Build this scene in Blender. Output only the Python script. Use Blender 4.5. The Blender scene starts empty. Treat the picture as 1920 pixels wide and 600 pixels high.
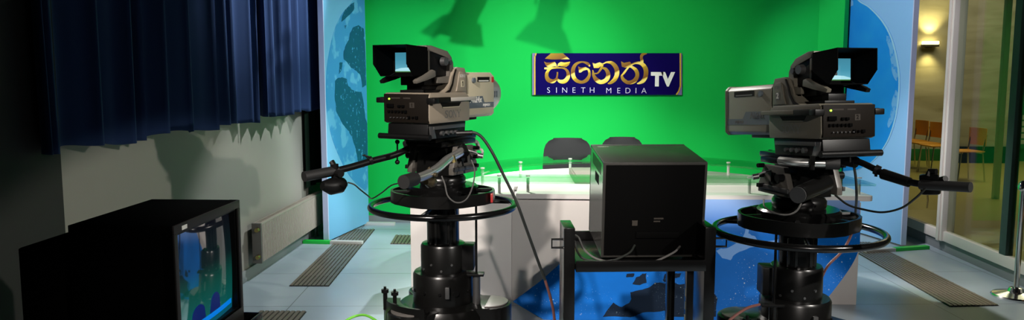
import bpy, bmesh, math, random
from mathutils import Vector, Matrix
C = bpy.context
col = C.scene.collection
rnd = random.Random(7)
R_ = math.radians
PI = math.pi

# ------------------------------------------------------------------ camera, world, lights
F = 1464.0
CAM = Vector((0.0, 0.0, 1.6))
_n = math.sqrt(1 + (70 / F) ** 2 + (160 / F) ** 2)
YAW = math.asin((70 / F) / _n)
PITCH = math.asin((160 / F) / _n / math.cos(YAW))
cd = bpy.data.cameras.new('photo_camera')
cd.sensor_width = 36.0
cd.lens = F * 36.0 / 1920.0
cd.clip_start = 0.05
cd.clip_end = 100
cam = bpy.data.objects.new('photo_camera', cd)
col.objects.link(cam)
cam.location = CAM
cam.rotation_euler = (PI / 2 - PITCH, 0, YAW)
C.scene.camera = cam

vs = C.scene.view_settings
vs.view_transform = 'Standard'
vs.look = 'None'
vs.exposure = 0.0
vs.gamma = 1.0
vs.use_curve_mapping = False
C.scene.cycles.max_bounces = 8
C.scene.cycles.transparent_max_bounces = 12
C.scene.cycles.caustics_reflective = False
C.scene.cycles.caustics_refractive = False
C.scene.cycles.sample_clamp_indirect = 4.0

w = bpy.data.worlds.new('studio_world')
C.scene.world = w
w.use_nodes = True
w.node_tree.nodes['Background'].inputs[0].default_value = (0.5, 0.6, 0.7, 1)
w.node_tree.nodes['Background'].inputs[1].default_value = 0.006


def spot(name, loc, tgt, power, angle, blend=0.5, radius=0.08, color=(1, 0.95, 0.88)):
    d = bpy.data.lights.new(name, 'SPOT')
    d.energy = power
    d.spot_size = R_(angle)
    d.spot_blend = blend
    d.shadow_soft_size = radius
    d.color = color
    o = bpy.data.objects.new(name, d)
    col.objects.link(o)
    o.location = loc
    o.rotation_euler = (Vector(tgt) - Vector(loc)).to_track_quat('-Z', 'Y').to_euler()
    return o


# studio spotlights hung from the grid above the frame; the last two are added fills
spot('front_key_spotlight', (0.95, -2.6, 3.3), (0.9, 5.4, 0.35), 620, 22, 0.35, 0.06, (1, 0.92, 0.86))
spot('front_left_spotlight', (-1.7, -0.4, 3.5), (-0.1, 5.4, 0.45), 1550, 28, 0.4, 0.10, (1, 0.91, 0.84))
spot('right_key_spotlight', (3.2, 1.3, 2.9), (-0.55, 4.0, -1.55), 520, 62, 0.12, 0.04)
spot('backdrop_left_spotlight', (1.9, 4.2, 3.6), (-1.2, 8.45, 0.4), 1100, 50, 1.0, 0.05, (0.9, 1, 1))
spot('backdrop_right_spotlight', (-0.4, 4.4, 3.7), (0.7, 8.45, 0.8), 520, 60, 1.0, 0.06, (1, 0.98, 0.8))
spot('desk_top_spotlight', (-1.1, 7.5, 3.9), (0.6, 5.4, 0.75), 950, 58, 0.5, 0.1)
spot('left_panel_spotlight', (1.2, 5.6, 3.6), (-2.05, 7.9, 1.2), 290, 36, 0.6, 0.05, (0.82, 0.95, 1))
spot('right_panel_spotlight', (0.2, 5.2, 3.6), (3.15, 7.7, 1.5), 460, 36, 0.6, 0.05, (0.92, 0.92, 1))
spot('floor_left_spotlight', (0.2, 6.9, 3.8), (-1.7, 6.2, 0.0), 460, 46, 0.4, 0.05, (0.92, 0.96, 1))
spot('floor_right_fill', (1.5, 6.3, 3.8), (3.1, 6.9, 0.0), 260, 40, 0.6, 0.06, (0.95, 0.97, 1))  # added fill that brightens the floor right of the desk
spot('curtain_fill', (1.4, 7.9, 3.7), (-2.2, 6.35, 2.5), 2300, 31, 0.9, 0.05, (0.9, 0.95, 1))  # added fill that brightens the folds of the blue curtains


# ------------------------------------------------------------------ photo geometry: a pixel becomes a point at a known distance
_R = Vector((math.cos(YAW), math.sin(YAW), 0))
_F = Vector((-math.sin(YAW) * math.cos(PITCH), math.cos(YAW) * math.cos(PITCH), -math.sin(PITCH)))
_U = _R.cross(_F)


def ray(px, py):
    return _R * ((px - 960) / F) + _U * ((300 - py) / F) + _F


def PY(px, py, y):
    r = ray(px, py)
    return CAM + r * ((y - CAM.y) / r.y)


def PX(px, py, x):
    r = ray(px, py)
    return CAM + r * ((x - CAM.x) / r.x)


def PZ(px, py, z):
    r = ray(px, py)
    return CAM + r * ((z - CAM.z) / r.z)


def PP(px, py, p0, n):
    r = ray(px, py)
    return CAM + r * ((Vector(p0) - CAM).dot(n) / r.dot(n))


# ------------------------------------------------------------------ materials
def mat(name, color, rough=0.5, metal=0.0, spec=0.5, emit=None, estr=1.0, coat=0.0, var=None, bump=None):
    m = bpy.data.materials.new(name)
    m.use_nodes = True
    nt = m.node_tree
    b = nt.nodes['Principled BSDF']
    b.inputs['Base Color'].default_value = (*color, 1)
    b.inputs['Roughness'].default_value = rough
    b.inputs['Metallic'].default_value = metal
    b.inputs['Specular IOR Level'].default_value = spec
    b.inputs['Coat Weight'].default_value = coat
    if emit:
        b.inputs['Emission Color'].default_value = (*emit, 1)
        b.inputs['Emission Strength'].default_value = estr
    tc = nt.nodes.new('ShaderNodeTexCoord')
    if var:      # (scale, second colour, detail)
        n = nt.nodes.new('ShaderNodeTexNoise')
        n.inputs['Scale'].default_value = var[0]
        n.inputs['Detail'].default_value = var[2] if len(var) > 2 else 3
        nt.links.new(tc.outputs['Object'], n.inputs['Vector'])
        mx = nt.nodes.new('ShaderNodeMix')
        mx.data_type = 'RGBA'
        mx.inputs[6].default_value = (*color, 1)
        mx.inputs[7].default_value = (*var[1], 1)
        src = n.outputs['Fac']
        if len(var) > 3:
            st = nt.nodes.new('ShaderNodeMapRange')
            st.inputs['From Min'].default_value = var[3]
            st.inputs['From Max'].default_value = var[3] + 0.05
            nt.links.new(src, st.inputs['Value'])
            src = st.outputs[0]
        nt.links.new(src, mx.inputs[0])
        nt.links.new(mx.outputs[2], b.inputs['Base Color'])
    if bump:     # (scale, strength)
        n = nt.nodes.new('ShaderNodeTexNoise')
        n.inputs['Scale'].default_value = bump[0]
        nt.links.new(tc.outputs['Object'], n.inputs['Vector'])
        bp = nt.nodes.new('ShaderNodeBump')
        bp.inputs['Strength'].default_value = bump[1]
        bp.inputs['Distance'].default_value = 0.002
        nt.links.new(n.outputs['Fac'], bp.inputs['Height'])
        nt.links.new(bp.outputs['Normal'], b.inputs['Normal'])
    return m


M = {}
M['black'] = mat('black_plastic', (0.003, 0.003, 0.003), 0.42, spec=0.2, bump=(300, 0.1))
M['black_matte'] = mat('matte_black', (0.0015, 0.0015, 0.0015), 0.7, spec=0.02)
M['black_paint'] = mat('black_enamel', (0.003, 0.003, 0.003), 0.2, spec=0.45)
M['dark_metal'] = mat('dark_cast_metal', (0.004, 0.004, 0.0038), 0.28, spec=0.4, bump=(200, 0.04))
M['monitor_case'] = mat('dark_grey_casing', (0.020, 0.019, 0.017), 0.30, spec=0.5, bump=(400, 0.1))
M['bezel'] = mat('charcoal_bezel', (0.016, 0.014, 0.013), 0.5, spec=0.3)
M['beige'] = mat('beige_camera_casing', (0.22, 0.185, 0.14), 0.45, bump=(350, 0.15))
M['rear_brown'] = mat('dark_rear_panel', (0.006, 0.0045, 0.0032), 0.55, spec=0.08)
M['brown_casing'] = mat('brown_grey_casing', (0.115, 0.105, 0.080), 0.45, spec=0.25, bump=(350, 0.15))
M['lens_beige'] = mat('pale_lens_casing', (0.42, 0.38, 0.27), 0.4, bump=(350, 0.1))
M['decal_grey'] = mat('slate_decal', (0.09, 0.11, 0.125), 0.5)
M['letter_grey'] = mat('grey_lettering', (0.11, 0.105, 0.095), 0.5)
M['letter_pale'] = mat('pale_lettering', (0.6, 0.6, 0.55), 0.5)
M['silver'] = mat('brushed_silver', (0.55, 0.53, 0.50), 0.36, 0.6)
M['chrome'] = mat('chrome', (0.78, 0.78, 0.77), 0.16, 1.0)
M['steel'] = mat('grey_steel', (0.16, 0.16, 0.16), 0.35, 0.8)
M['brass'] = mat('aged_brass', (0.45, 0.35, 0.14), 0.35, 1.0)
M['red'] = mat('red_plastic', (0.35, 0.02, 0.02), 0.4)
M['vf_grey'] = mat('grey_viewfinder_casing', (0.10, 0.09, 0.075), 0.45, spec=0.4, bump=(350, 0.15))
M['lens_olive'] = mat('olive_grey_lens_casing', (0.21, 0.20, 0.15), 0.42, spec=0.4, bump=(350, 0.1))
M['bar_chrome'] = mat('worn_chrome_tube', (0.75, 0.75, 0.72), 0.28, 0.9)
M['bronze'] = mat('dark_bronze', (0.07, 0.055, 0.03), 0.4, 0.5)
M['cheek_grey'] = mat('grey_cast_cheek', (0.085, 0.078, 0.068), 0.4, spec=0.4, bump=(200, 0.05))
M['side_gloss'] = mat('glossy_side_enamel', (0.03, 0.029, 0.026), 0.16, spec=0.5)
M['lid_grey'] = mat('reflection_grey_lid', (0.10, 0.092, 0.085), 0.4)  # lid paler than its housing: bright reflection put into the colour
M['rail_grey'] = mat('pale_rail', (0.36, 0.34, 0.30), 0.35)
M['standoff'] = mat('pale_standoff', (0.55, 0.55, 0.52), 0.3, 0.3)
M['rubber'] = mat('black_rubber', (0.006, 0.006, 0.006), 0.6)
M['cable_black'] = mat('black_cable', (0.012, 0.014, 0.012), 0.45)
M['cable_red'] = mat('reddish_cable', (0.13, 0.048, 0.040), 0.5)
M['cable_grey'] = mat('grey_cable', (0.075, 0.072, 0.068), 0.5)
M['cable_green'] = mat('green_yellow_cable', (0.15, 0.55, 0.04), 0.5)
M['led'] = mat('green_led', (0.2, 0.6, 0.05), 0.4, emit=(0.45, 1.0, 0.05), estr=2.0)
M['wall'] = mat('painted_plaster', (0.31, 0.298, 0.255), 0.9, spec=0.2, var=(1.5, (0.285, 0.277, 0.235)), bump=(150, 0.2))
M['wall_dark'] = mat('dark_grey_pier', (0.035, 0.035, 0.032), 0.9, spec=0.2, bump=(150, 0.2))  # pier surface darker than the rest of the wall
M['green'] = mat('chroma_green_paint', (0.003, 0.52, 0.075), 0.75, spec=0.2, var=(0.8, (0.003, 0.48, 0.07)))
M['skirt_grey'] = mat('grey_skirting', (0.25, 0.26, 0.26), 0.6)
M['white_paint'] = mat('white_metal_paint', (0.62, 0.58, 0.55), 0.45)
M['desk_white'] = mat('white_laminate', (0.80, 0.76, 0.73), 0.4)
M['desk_grey'] = mat('grey_laminate', (0.64, 0.60, 0.57), 0.4)
M['radiator'] = mat('cream_radiator_enamel', (0.34, 0.295, 0.25), 0.4)
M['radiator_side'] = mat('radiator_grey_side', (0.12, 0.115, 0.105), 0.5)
M['grate'] = mat('bronze_grate', (0.20, 0.165, 0.125), 0.45, 0.3)
M['grate_pit'] = mat('grate_pit', (0.02, 0.017, 0.014), 0.8)
M['chair_black'] = mat('charcoal_fabric', (0.018, 0.018, 0.02), 0.9, bump=(500, 0.4))
M['panel_pale'] = mat('pale_blue_print', (0.30, 0.55, 0.88), 0.4, spec=0.2, var=(1.2, (0.25, 0.50, 0.85)))
M['panel_sky'] = mat('sky_blue_print', (0.20, 0.47, 0.70), 0.4, spec=0.2, var=(1.2, (0.15, 0.41, 0.68)))
M['panel_dim_print'] = mat('dim_print', (0.03, 0.026, 0.022), 0.5, spec=0.1)
M['panel_edge'] = mat('lavender_edge', (0.55, 0.60, 0.85), 0.4)
M['globe_left'] = mat('printed_ocean', (0.055, 0.27, 0.56), 0.4, spec=0.2, var=(5, (0.12, 0.40, 0.66), 8, 0.52))
M['land_teal'] = mat('printed_teal_land', (0.010, 0.085, 0.17), 0.4, spec=0.2, var=(26, (0.06, 0.28, 0.55), 8, 0.615))
M['globe_right'] = mat('printed_deep_ocean', (0.006, 0.20, 0.72), 0.4, spec=0.2, var=(4, (0.03, 0.34, 0.80), 6))
M['land_pale'] = mat('printed_pale_land', (0.16, 0.42, 0.78), 0.4, spec=0.2, var=(16, (0.05, 0.30, 0.76), 8, 0.56))
M['rim_pale'] = mat('printed_pale_rim', (0.34, 0.62, 0.86), 0.4)
M['foot_white'] = mat('white_foot_bar', (0.62, 0.58, 0.54), 0.5)
M['foot_green'] = mat('green_foot_bar', (0.01, 0.50, 0.05), 0.5)
M['sign_navy'] = mat('navy_sign_face', (0.003, 0.0, 0.085), 0.6, spec=0.05)
M['sign_purple'] = mat('mauve_sign_edge', (0.20, 0.16, 0.38), 0.5, spec=0.2)
M['sign_yellow'] = mat('yellow_sign_border', (0.65, 0.40, 0.02), 0.5)
M['sign_white'] = mat('white_sign_letter', (0.95, 0.95, 0.95), 0.5)
M['sign_lilac'] = mat('lilac_sign_letter', (0.72, 0.70, 0.86), 0.5)
M['orange_wood'] = mat('orange_plywood', (0.80, 0.36, 0.03), 0.4, var=(6, (0.68, 0.28, 0.02)))
M['mullion'] = mat('cream_window_paint', (0.80, 0.72, 0.65), 0.5)
M['post_green'] = mat('green_grey_post', (0.07, 0.12, 0.10), 0.7, spec=0.15)
M['lamp'] = mat('sconce_diffuser', (1, 0.9, 0.6), 0.5, emit=(1.0, 0.78, 0.36), estr=14)
M['sconce_body'] = mat('sconce_metal', (0.12, 0.11, 0.08), 0.4, 0.5)
M['green_board'] = mat('green_board_frame', (0.01, 0.16, 0.045), 0.5)
M['paper'] = mat('board_paper', (0.45, 0.47, 0.36), 0.7)
M['dado_green'] = mat('green_dado', (0.01, 0.15, 0.03), 0.5)
M['rope'] = mat('tan_rope', (0.55, 0.28, 0.16), 0.8)
M['corridor_floor'] = mat('olive_vinyl', (0.42, 0.36, 0.09), 0.3, var=(2, (0.36, 0.31, 0.08)))
M['shade_dark'] = mat('dark_green_shade', (0.004, 0.012, 0.007), 0.95, spec=0.1)  # near black tone that paints the shade in the left corner


def glass(name, color, rough=0.0, ior=1.45):
    """clear sheet: refracts nothing, tints what is behind and mirrors at grazing angles"""
    m = bpy.data.materials.new(name)
    m.use_nodes = True
    nt = m.node_tree
    nt.nodes.clear()
    o = nt.nodes.new('ShaderNodeOutputMaterial')
    mx = nt.nodes.new('ShaderNodeMixShader')
    fr = nt.nodes.new('ShaderNodeFresnel')
    ge = nt.nodes.new('ShaderNodeNewGeometry')
    ml = nt.nodes.new('ShaderNodeMapRange')          # the same index on either face of the thin sheet
    ml.inputs['To Min'].default_value = ior
    ml.inputs['To Max'].default_value = 1 / ior
    nt.links.new(ge.outputs['Backfacing'], ml.inputs['Value'])
    nt.links.new(ml.outputs[0], fr.inputs['IOR'])
    t = nt.nodes.new('ShaderNodeBsdfTransparent')
    t.inputs[0].default_value = (*color, 1)
    g = nt.nodes.new('ShaderNodeBsdfGlossy')
    g.inputs['Roughness'].default_value = rough
    nt.links.new(fr.outputs[0], mx.inputs[0])
    nt.links.new(t.outputs[0], mx.inputs[1])
    nt.links.new(g.outputs[0], mx.inputs[2])
    nt.links.new(mx.outputs[0], o.inputs[0])
    return m


M['desk_glass'] = glass('green_tinted_glass', (0.87, 0.97, 0.91), 0.03, 1.38)
M['window_glass'] = glass('window_glass', (0.90, 0.93, 0.86), 0.0, 1.4)
M['picture_blue'] = mat('blue_picture_band', (0, 0, 0), 0.3, emit=(0.0, 0.22, 0.85), estr=0.8)
M['picture_navy'] = mat('navy_picture_shape', (0, 0, 0), 0.3, emit=(0.0, 0.01, 0.12), estr=0.8)
M['crt_glass'] = mat('dark_crt_glass', (0.003, 0.005, 0.005), 0.04, spec=1.0, coat=1.0)


def nodes_of(m):
    nt = m.node_tree
    return nt, nt.nodes['Principled BSDF'], nt.nodes.new('ShaderNodeTexCoord')


def ramp(nt, pts, interp='LINEAR'):
    r = nt.nodes.new('ShaderNodeValToRGB')
    r.color_ramp.interpolation = interp
    e = r.color_ramp.elements
    while len(e) > 1:
        e.remove(e[-1])
    e[0].position = pts[0][0]
    e[0].color = (*pts[0][1], 1)
    for p, c in pts[1:]:
        k = e.new(p)
        k.color = (*c, 1)
    return r


def floor_material():
    m = mat('studio_floor_tiles', (0.4, 0.44, 0.46), 0.32, spec=0.5)
    nt, b, tc = nodes_of(m)
    mp = nt.nodes.new('ShaderNodeMapping')
    mp.inputs['Rotation'].default_value = (0, 0, R_(-3.4))
    mp.inputs['Location'].default_value = (0.58, 0.1, 0)
    br = nt.nodes.new('ShaderNodeTexBrick')
    br.offset = 0.0
    br.inputs['Scale'].default_value = 1.0
    br.inputs['Brick Width'].default_value = 0.9
    br.inputs['Row Height'].default_value = 0.9
    br.inputs['Mortar Size'].default_value = 0.003
    br.inputs['Color1'].default_value = (0.40, 0.47, 0.52, 1)
    br.inputs['Color2'].default_value = (0.37, 0.44, 0.49, 1)
    br.inputs['Mortar'].default_value = (0.10, 0.12, 0.13, 1)
    n = nt.nodes.new('ShaderNodeTexNoise')
    n.inputs['Scale'].default_value = 3.0
    n.inputs['Detail'].default_value = 6
    rr = ramp(nt, [(0.3, (0.28, 0.28, 0.28)), (0.7, (0.42, 0.42, 0.42))])
    nt.links.new(tc.outputs['Object'], mp.inputs['Vector'])
    nt.links.new(mp.outputs[0], br.inputs['Vector'])
    nt.links.new(tc.outputs['Object'], n.inputs['Vector'])
    nt.links.new(n.outputs['Fac'], rr.inputs[0])
    nt.links.new(rr.outputs[0], b.inputs['Roughness'])
    nt.links.new(br.outputs['Color'], b.inputs['Base Color'])
    return m


M['floor'] = floor_material()


def travertine_material():
    m = mat('travertine', (0.4, 0.37, 0.27), 0.5)
    nt, b, tc = nodes_of(m)
    mp = nt.nodes.new('ShaderNodeMapping')
    mp.inputs['Rotation'].default_value = (0, R_(35), 0)
    mp.inputs['Scale'].default_value = (0.5, 1, 2.2)
    n = nt.nodes.new('ShaderNodeTexNoise')
    n.inputs['Scale'].default_value = 2.0
    n.inputs['Detail'].default_value = 8
    n.inputs['Distortion'].default_value = 0.6
    r = ramp(nt, [(0.3, (0.30, 0.27, 0.17)), (0.5, (0.44, 0.40, 0.28)), (0.7, (0.52, 0.48, 0.36))])
    nt.links.new(tc.outputs['Object'], mp.inputs['Vector'])
    nt.links.new(mp.outputs[0], n.inputs['Vector'])
    nt.links.new(n.outputs['Fac'], r.inputs[0])
    nt.links.new(r.outputs[0], b.inputs['Base Color'])
    return m


M['travertine'] = travertine_material()


def curtain_material():
    m = mat('blue_curtain_cloth', (0.018, 0.038, 0.105), 0.85, spec=0.1, bump=(600, 0.3))
    b = m.node_tree.nodes['Principled BSDF']
    b.inputs['Sheen Weight'].default_value = 0.12
    b.inputs['Sheen Tint'].default_value = (0.4, 0.6, 0.9, 1)
    return m


M['curtain'] = curtain_material()


def night_map(name, base, lights_scale, dots=True, pale=None):
    """printed satellite picture: blotchy ocean with a scatter of small city lights"""
    m = mat(name, base, 0.5, spec=0.08)
    nt, b, tc = nodes_of(m)
    n = nt.nodes.new('ShaderNodeTexNoise')
    n.inputs['Scale'].default_value = 5
    n.inputs['Detail'].default_value = 6
    nt.links.new(tc.outputs['Object'], n.inputs['Vector'])
    mx = nt.nodes.new('ShaderNodeMix')
    mx.data_type = 'RGBA'
    mx.inputs[6].default_value = (*[c * 0.75 for c in base], 1)
    mx.inputs[7].default_value = (*[min(1, c * 1.25) for c in base], 1)
    nt.links.new(n.outputs['Fac'], mx.inputs[0])
    last = mx.outputs[2]
    if pale:
        # the print fades to pale arctic ice upwards, partly light put into the colour
        sp = nt.nodes.new('ShaderNodeSeparateXYZ')
        nt.links.new(tc.outputs['Object'], sp.inputs[0])
        mr = nt.nodes.new('ShaderNodeMapRange')
        mr.inputs['From Min'].default_value = pale[0]
        mr.inputs['From Max'].default_value = pale[1]
        mr.interpolation_type = 'SMOOTHSTEP'
        nt.links.new(sp.outputs['Z'], mr.inputs['Value'])
        m2 = nt.nodes.new('ShaderNodeMix')
        m2.data_type = 'RGBA'
        m2.inputs[7].default_value = (*pale[2], 1)
        nt.links.new(mr.outputs[0], m2.inputs[0])
        nt.links.new(last, m2.inputs[6])
        last = m2.outputs[2]
    if dots:
        for sc, th in ((lights_scale, 0.10), (lights_scale * 2.6, 0.10)):
            v = nt.nodes.new('ShaderNodeTexVoronoi')
            v.inputs['Scale'].default_value = sc
            nt.links.new(tc.outputs['Object'], v.inputs['Vector'])
            r = ramp(nt, [(0.0, (1, 1, 1)), (th, (0.45, 0.45, 0.45)), (th + 0.05, (0, 0, 0))])
            nt.links.new(v.outputs['Distance'], r.inputs[0])
            n2 = nt.nodes.new('ShaderNodeTexNoise')
            n2.inputs['Scale'].default_value = 3.5
            n2.inputs['Detail'].default_value = 3
            nt.links.new(tc.outputs['Object'], n2.inputs['Vector'])
            r2 = ramp(nt, [(0.42, (0, 0, 0)), (0.62, (1, 1, 1))])
            nt.links.new(n2.outputs['Fac'], r2.inputs[0])
            mul = nt.nodes.new('ShaderNodeMath')
            mul.operation = 'MULTIPLY'
            sz = nt.nodes.new('ShaderNodeSeparateXYZ')       # the towns lie in the lower, southern half of the picture
            nt.links.new(tc.outputs['Object'], sz.inputs[0])
            zr = nt.nodes.new('ShaderNodeMapRange')
            zr.inputs['From Min'].default_value = 0.56
            zr.inputs['From Max'].default_value = 0.42
            nt.links.new(sz.outputs['Z'], zr.inputs['Value'])
            m4 = nt.nodes.new('ShaderNodeMath')
            m4.operation = 'MULTIPLY'
            nt.links.new(mul.outputs[0], m4.inputs[0])
            nt.links.new(zr.outputs[0], m4.inputs[1])
            nt.links.new(r.outputs[0], mul.inputs[0])
            nt.links.new(r2.outputs[0], mul.inputs[1])
            m3 = nt.nodes.new('ShaderNodeMix')
            m3.data_type = 'RGBA'
            m3.inputs[7].default_value = (0.6, 0.8, 0.9, 1)
            nt.links.new(m4.outputs[0], m3.inputs[0])
            nt.links.new(last, m3.inputs[6])
            last = m3.outputs[2]
    nt.links.new(last, b.inputs['Base Color'])
    return m


M['desk_print'] = night_map('printed_night_earth', (0.0015, 0.13, 0.52), 26, True, (0.50, 0.84, (0.36, 0.56, 0.95)))
M['desk_land_pale'] = mat('printed_arctic_land', (0.17, 0.36, 0.74), 0.45, spec=0.1, var=(22, (0.02, 0.18, 0.58), 8, 0.60))
M['desk_land_dark'] = night_map('printed_dark_land', (0.004, 0.014, 0.035), 30, True)


def gold_material():
    m = mat('gold_lettering', (0.8, 0.5, 0.05), 0.4, spec=0.4)
    nt, b, tc = nodes_of(m)
    mp = nt.nodes.new('ShaderNodeMapping')
    mp.inputs['Rotation'].default_value = (0, R_(25), 0)
    mp.inputs['Scale'].default_value = (1.5, 1, 1.5)
    wv = nt.nodes.new('ShaderNodeTexWave')
    wv.bands_direction = 'Z'
    wv.wave_profile = 'SAW'
    wv.inputs['Scale'].default_value = 1.15
    wv.inputs['Distortion'].default_value = 1.2
    r = ramp(nt, [(0.0, (0.20, 0.07, 0.004)), (0.35, (0.33, 0.17, 0.006)), (0.6, (0.45, 0.28, 0.012)), (0.66, (0.85, 0.56, 0.04)), (0.9, (1.0, 0.80, 0.22)), (1, (0.6, 0.36, 0.02))])
    nt.links.new(tc.outputs['Object'], mp.inputs['Vector'])
    nt.links.new(mp.outputs[0], wv.inputs['Vector'])
    nt.links.new(wv.outputs['Fac'], r.inputs[0])
    nt.links.new(r.outputs[0], b.inputs['Base Color'])
    return m


M['gold'] = gold_material()


def screen_material(name, pts, strength):
    """a lit picture tube: the picture it shows, in its own height"""
    m = mat(name, (0.01, 0.01, 0.01), 0.2)
    nt, b, tc = nodes_of(m)
    sp = nt.nodes.new('ShaderNodeSeparateXYZ')
    nt.links.new(tc.outputs['Generated'], sp.inputs[0])
    r = ramp(nt, pts)
    nt.links.new(sp.outputs['Z'], r.inputs[0])
    nt.links.new(r.outputs[0], b.inputs['Emission Color'])
    b.inputs['Emission Strength'].default_value = strength
    return m


M['vf_screen'] = screen_material('viewfinder_picture', [(0, (0.02, 0.10, 0.02)), (0.06, (0.1, 0.3, 0.1)), (0.10, (0.12, 0.42, 0.55)), (0.45, (0.06, 0.30, 0.42)), (1.0, (0.05, 0.24, 0.34))], 1.0)
M['crt_screen'] = screen_material('dim_green_picture', [(0, (0.0, 0.09, 0.16)), (0.1, (0.0, 0.10, 0.09)), (0.4, (0.0, 0.06, 0.045)), (0.6, (0, 0.01, 0.012)), (1.0, (0, 0, 0.004))], 1.0)
_b = M['crt_screen'].node_tree.nodes['Principled BSDF']
_b.inputs['Roughness'].default_value = 0.04
_b.inputs['Specular IOR Level'].default_value = 1.0
_b.inputs['Coat Weight'].default_value = 1.0
M['vf_pale'] = mat('viewfinder_bright_band', (0, 0, 0), 0.4, emit=(0.45, 0.85, 0.95), estr=0.9)
M['vf_dark'] = mat('viewfinder_dark_shape', (0.01, 0.015, 0.02), 0.4)


# ------------------------------------------------------------------ mesh building helpers
def smooth_path(pts, n=6):
    """Catmull-Rom through the points"""
    P = [Vector(p) for p in pts]
    if len(P) < 3:
        return P
    Q = [P[0] * 2 - P[1]] + P + [P[-1] * 2 - P[-2]]
    out = []
    for i in range(1, len(Q) - 2):
        a, b, c, d = Q[i - 1], Q[i], Q[i + 1], Q[i + 2]
        for k in range(n):
            t = k / n
            out.append(0.5 * ((2 * b) + (c - a) * t + (2 * a - 5 * b + 4 * c - d) * t * t + (3 * b - a - 3 * c + d) * t ** 3))
    out.append(P[-1])
    return out


class MB:
    def __init__(self):
        self.bm = bmesh.new()

    def _faces(self, verts, faces):
        vv = [self.bm.verts.new(v) for v in verts]
        ff = []
        for f in faces:
            try:
                ff.append(self.bm.faces.new([vv[i] for i in f]))
            except ValueError:
                pass
        return vv, ff

    def _bevel(self, ff, bev, seg=2):
        if bev <= 0:
            return
        es = list({e for f in ff for e in f.edges})
        bmesh.ops.bevel(self.bm, geom=es, offset=bev, segments=seg, profile=0.6, affect='EDGES', clamp_overlap=True)

    def hexa(self, c8, bev=0):
        """eight corners: bottom four counter-clockwise, then top four"""
        vv, ff = self._faces(c8, [(3, 2, 1, 0), (4, 5, 6, 7), (0, 1, 5, 4), (1, 2, 6, 5), (2, 3, 7, 6), (3, 0, 4, 7)])
        self._bevel(ff, bev)
        return self

    def box(self, x0, x1, y0, y1, z0, z1, bev=0, M4=None):
        c = [Vector(p) for p in ((x0, y0, z0), (x1, y0, z0), (x1, y1, z0), (x0, y1, z0), (x0, y0, z1), (x1, y0, z1), (x1, y1, z1), (x0, y1, z1))]
        if M4 is not None:
            c = [M4 @ p for p in c]
        return self.hexa(c, bev)

    def prism(self, poly, axis, a0, a1, bev=0, M4=None):
        """poly in the plane across the axis: x -> (y,z), y -> (x,z), z -> (x,y)"""
        def p3(p, a):
            if axis == 'x':
                v = Vector((a, p[0], p[1]))
            elif axis == 'y':
                v = Vector((p[0], a, p[1]))
            else:
                v = Vector((p[0], p[1], a))
            return M4 @ v if M4 is not None else v
        n = len(poly)
        vv, ff = self._faces([p3(p, a0) for p in poly] + [p3(p, a1) for p in poly],
                             [tuple(range(n - 1, -1, -1)), tuple(range(n, 2 * n))] + [(i, (i + 1) % n, n + (i + 1) % n, n + i) for i in range(n)])
        self._bevel(ff, bev)
        return self

    def slab(self, pts, nvec, t):
        """a polygon of 3-D points thickened by t along nvec"""
        nv = Vector(nvec).normalized() * t
        n = len(pts)
        P = [Vector(p) for p in pts]
        self._faces(P + [p + nv for p in P], [tuple(range(n - 1, -1, -1)), tuple(range(n, 2 * n))] + [(i, (i + 1) % n, n + (i + 1) % n, n + i) for i in range(n)])
        return self

    def tube(self, pts, r, seg=10, smooth=0, cap=True):
        P = smooth_path(pts, smooth) if smooth else [Vector(p) for p in pts]
        P = [p for i, p in enumerate(P) if i == 0 or (p - P[i - 1]).length > 1e-6]
        n = len(P)
        rr = r if isinstance(r, (list, tuple)) else None
        t0 = (P[1] - P[0]).normalized()
        up = Vector((0, 0, 1)) if abs(t0.z) < 0.9 else Vector((1, 0, 0))
        u = t0.cross(up).normalized()
        rings = []
        for i in range(n):
            t = (P[min(i + 1, n - 1)] - P[max(i - 1, 0)]).normalized()
            u = (u - t * u.dot(t)).normalized()
            v = t.cross(u)
            q = r if rr is None else rr[0] + (rr[-1] - rr[0]) * i / (n - 1) if len(rr) == 2 else rr[i]
            rings.append([self.bm.verts.new(P[i] + (u * math.cos(2 * PI * k / seg) + v * math.sin(2 * PI * k / seg)) * q) for k in range(seg)])
        for i in range(n - 1):
            for k in range(seg):
                self.bm.faces.new((rings[i][k], rings[i][(k + 1) % seg], rings[i + 1][(k + 1) % seg], rings[i + 1][k]))
        if cap:
            self.bm.faces.new(rings[0][::-1])
            self.bm.faces.new(rings[-1])
        return self

    def cyl(self, p0, p1, r0, r1=None, seg=20):
        return self.tube([p0, p1], [r0, r0 if r1 is None else r1], seg)

    def lathe(self, prof, cx=0, cy=0, seg=32, M4=None):
        rings = []
        for r, z in prof:
            ring = []
            for k in range(seg):
                v = Vector((cx + r * math.cos(2 * PI * k / seg), cy + r * math.sin(2 * PI * k / seg), z))
                ring.append(self.bm.verts.new(M4 @ v if M4 is not None else v))
            rings.append(ring)
        for i in range(len(prof) - 1):
            for k in range(seg):
                self.bm.faces.new((rings[i][k], rings[i][(k + 1) % seg], rings[i + 1][(k + 1) % seg], rings[i + 1][k]))
        self.bm.faces.new(rings[0][::-1])
        self.bm.faces.new(rings[-1])
        return self

    def torus(self, c, R, r, seg=56, rs=10):
        c = Vector(c)
        rings = []
        for i in range(seg):
            a = 2 * PI * i / seg
            d = Vector((math.cos(a), math.sin(a), 0))
            rings.append([self.bm.verts.new(c + d * (R + r * math.cos(2 * PI * k / rs)) + Vector((0, 0, r * math.sin(2 * PI * k / rs)))) for k in range(rs)])
        for i in range(seg):
            for k in range(rs):
                self.bm.faces.new((rings[i][k], rings[(i + 1) % seg][k], rings[(i + 1) % seg][(k + 1) % rs], rings[i][(k + 1) % rs]))
        return self

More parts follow.
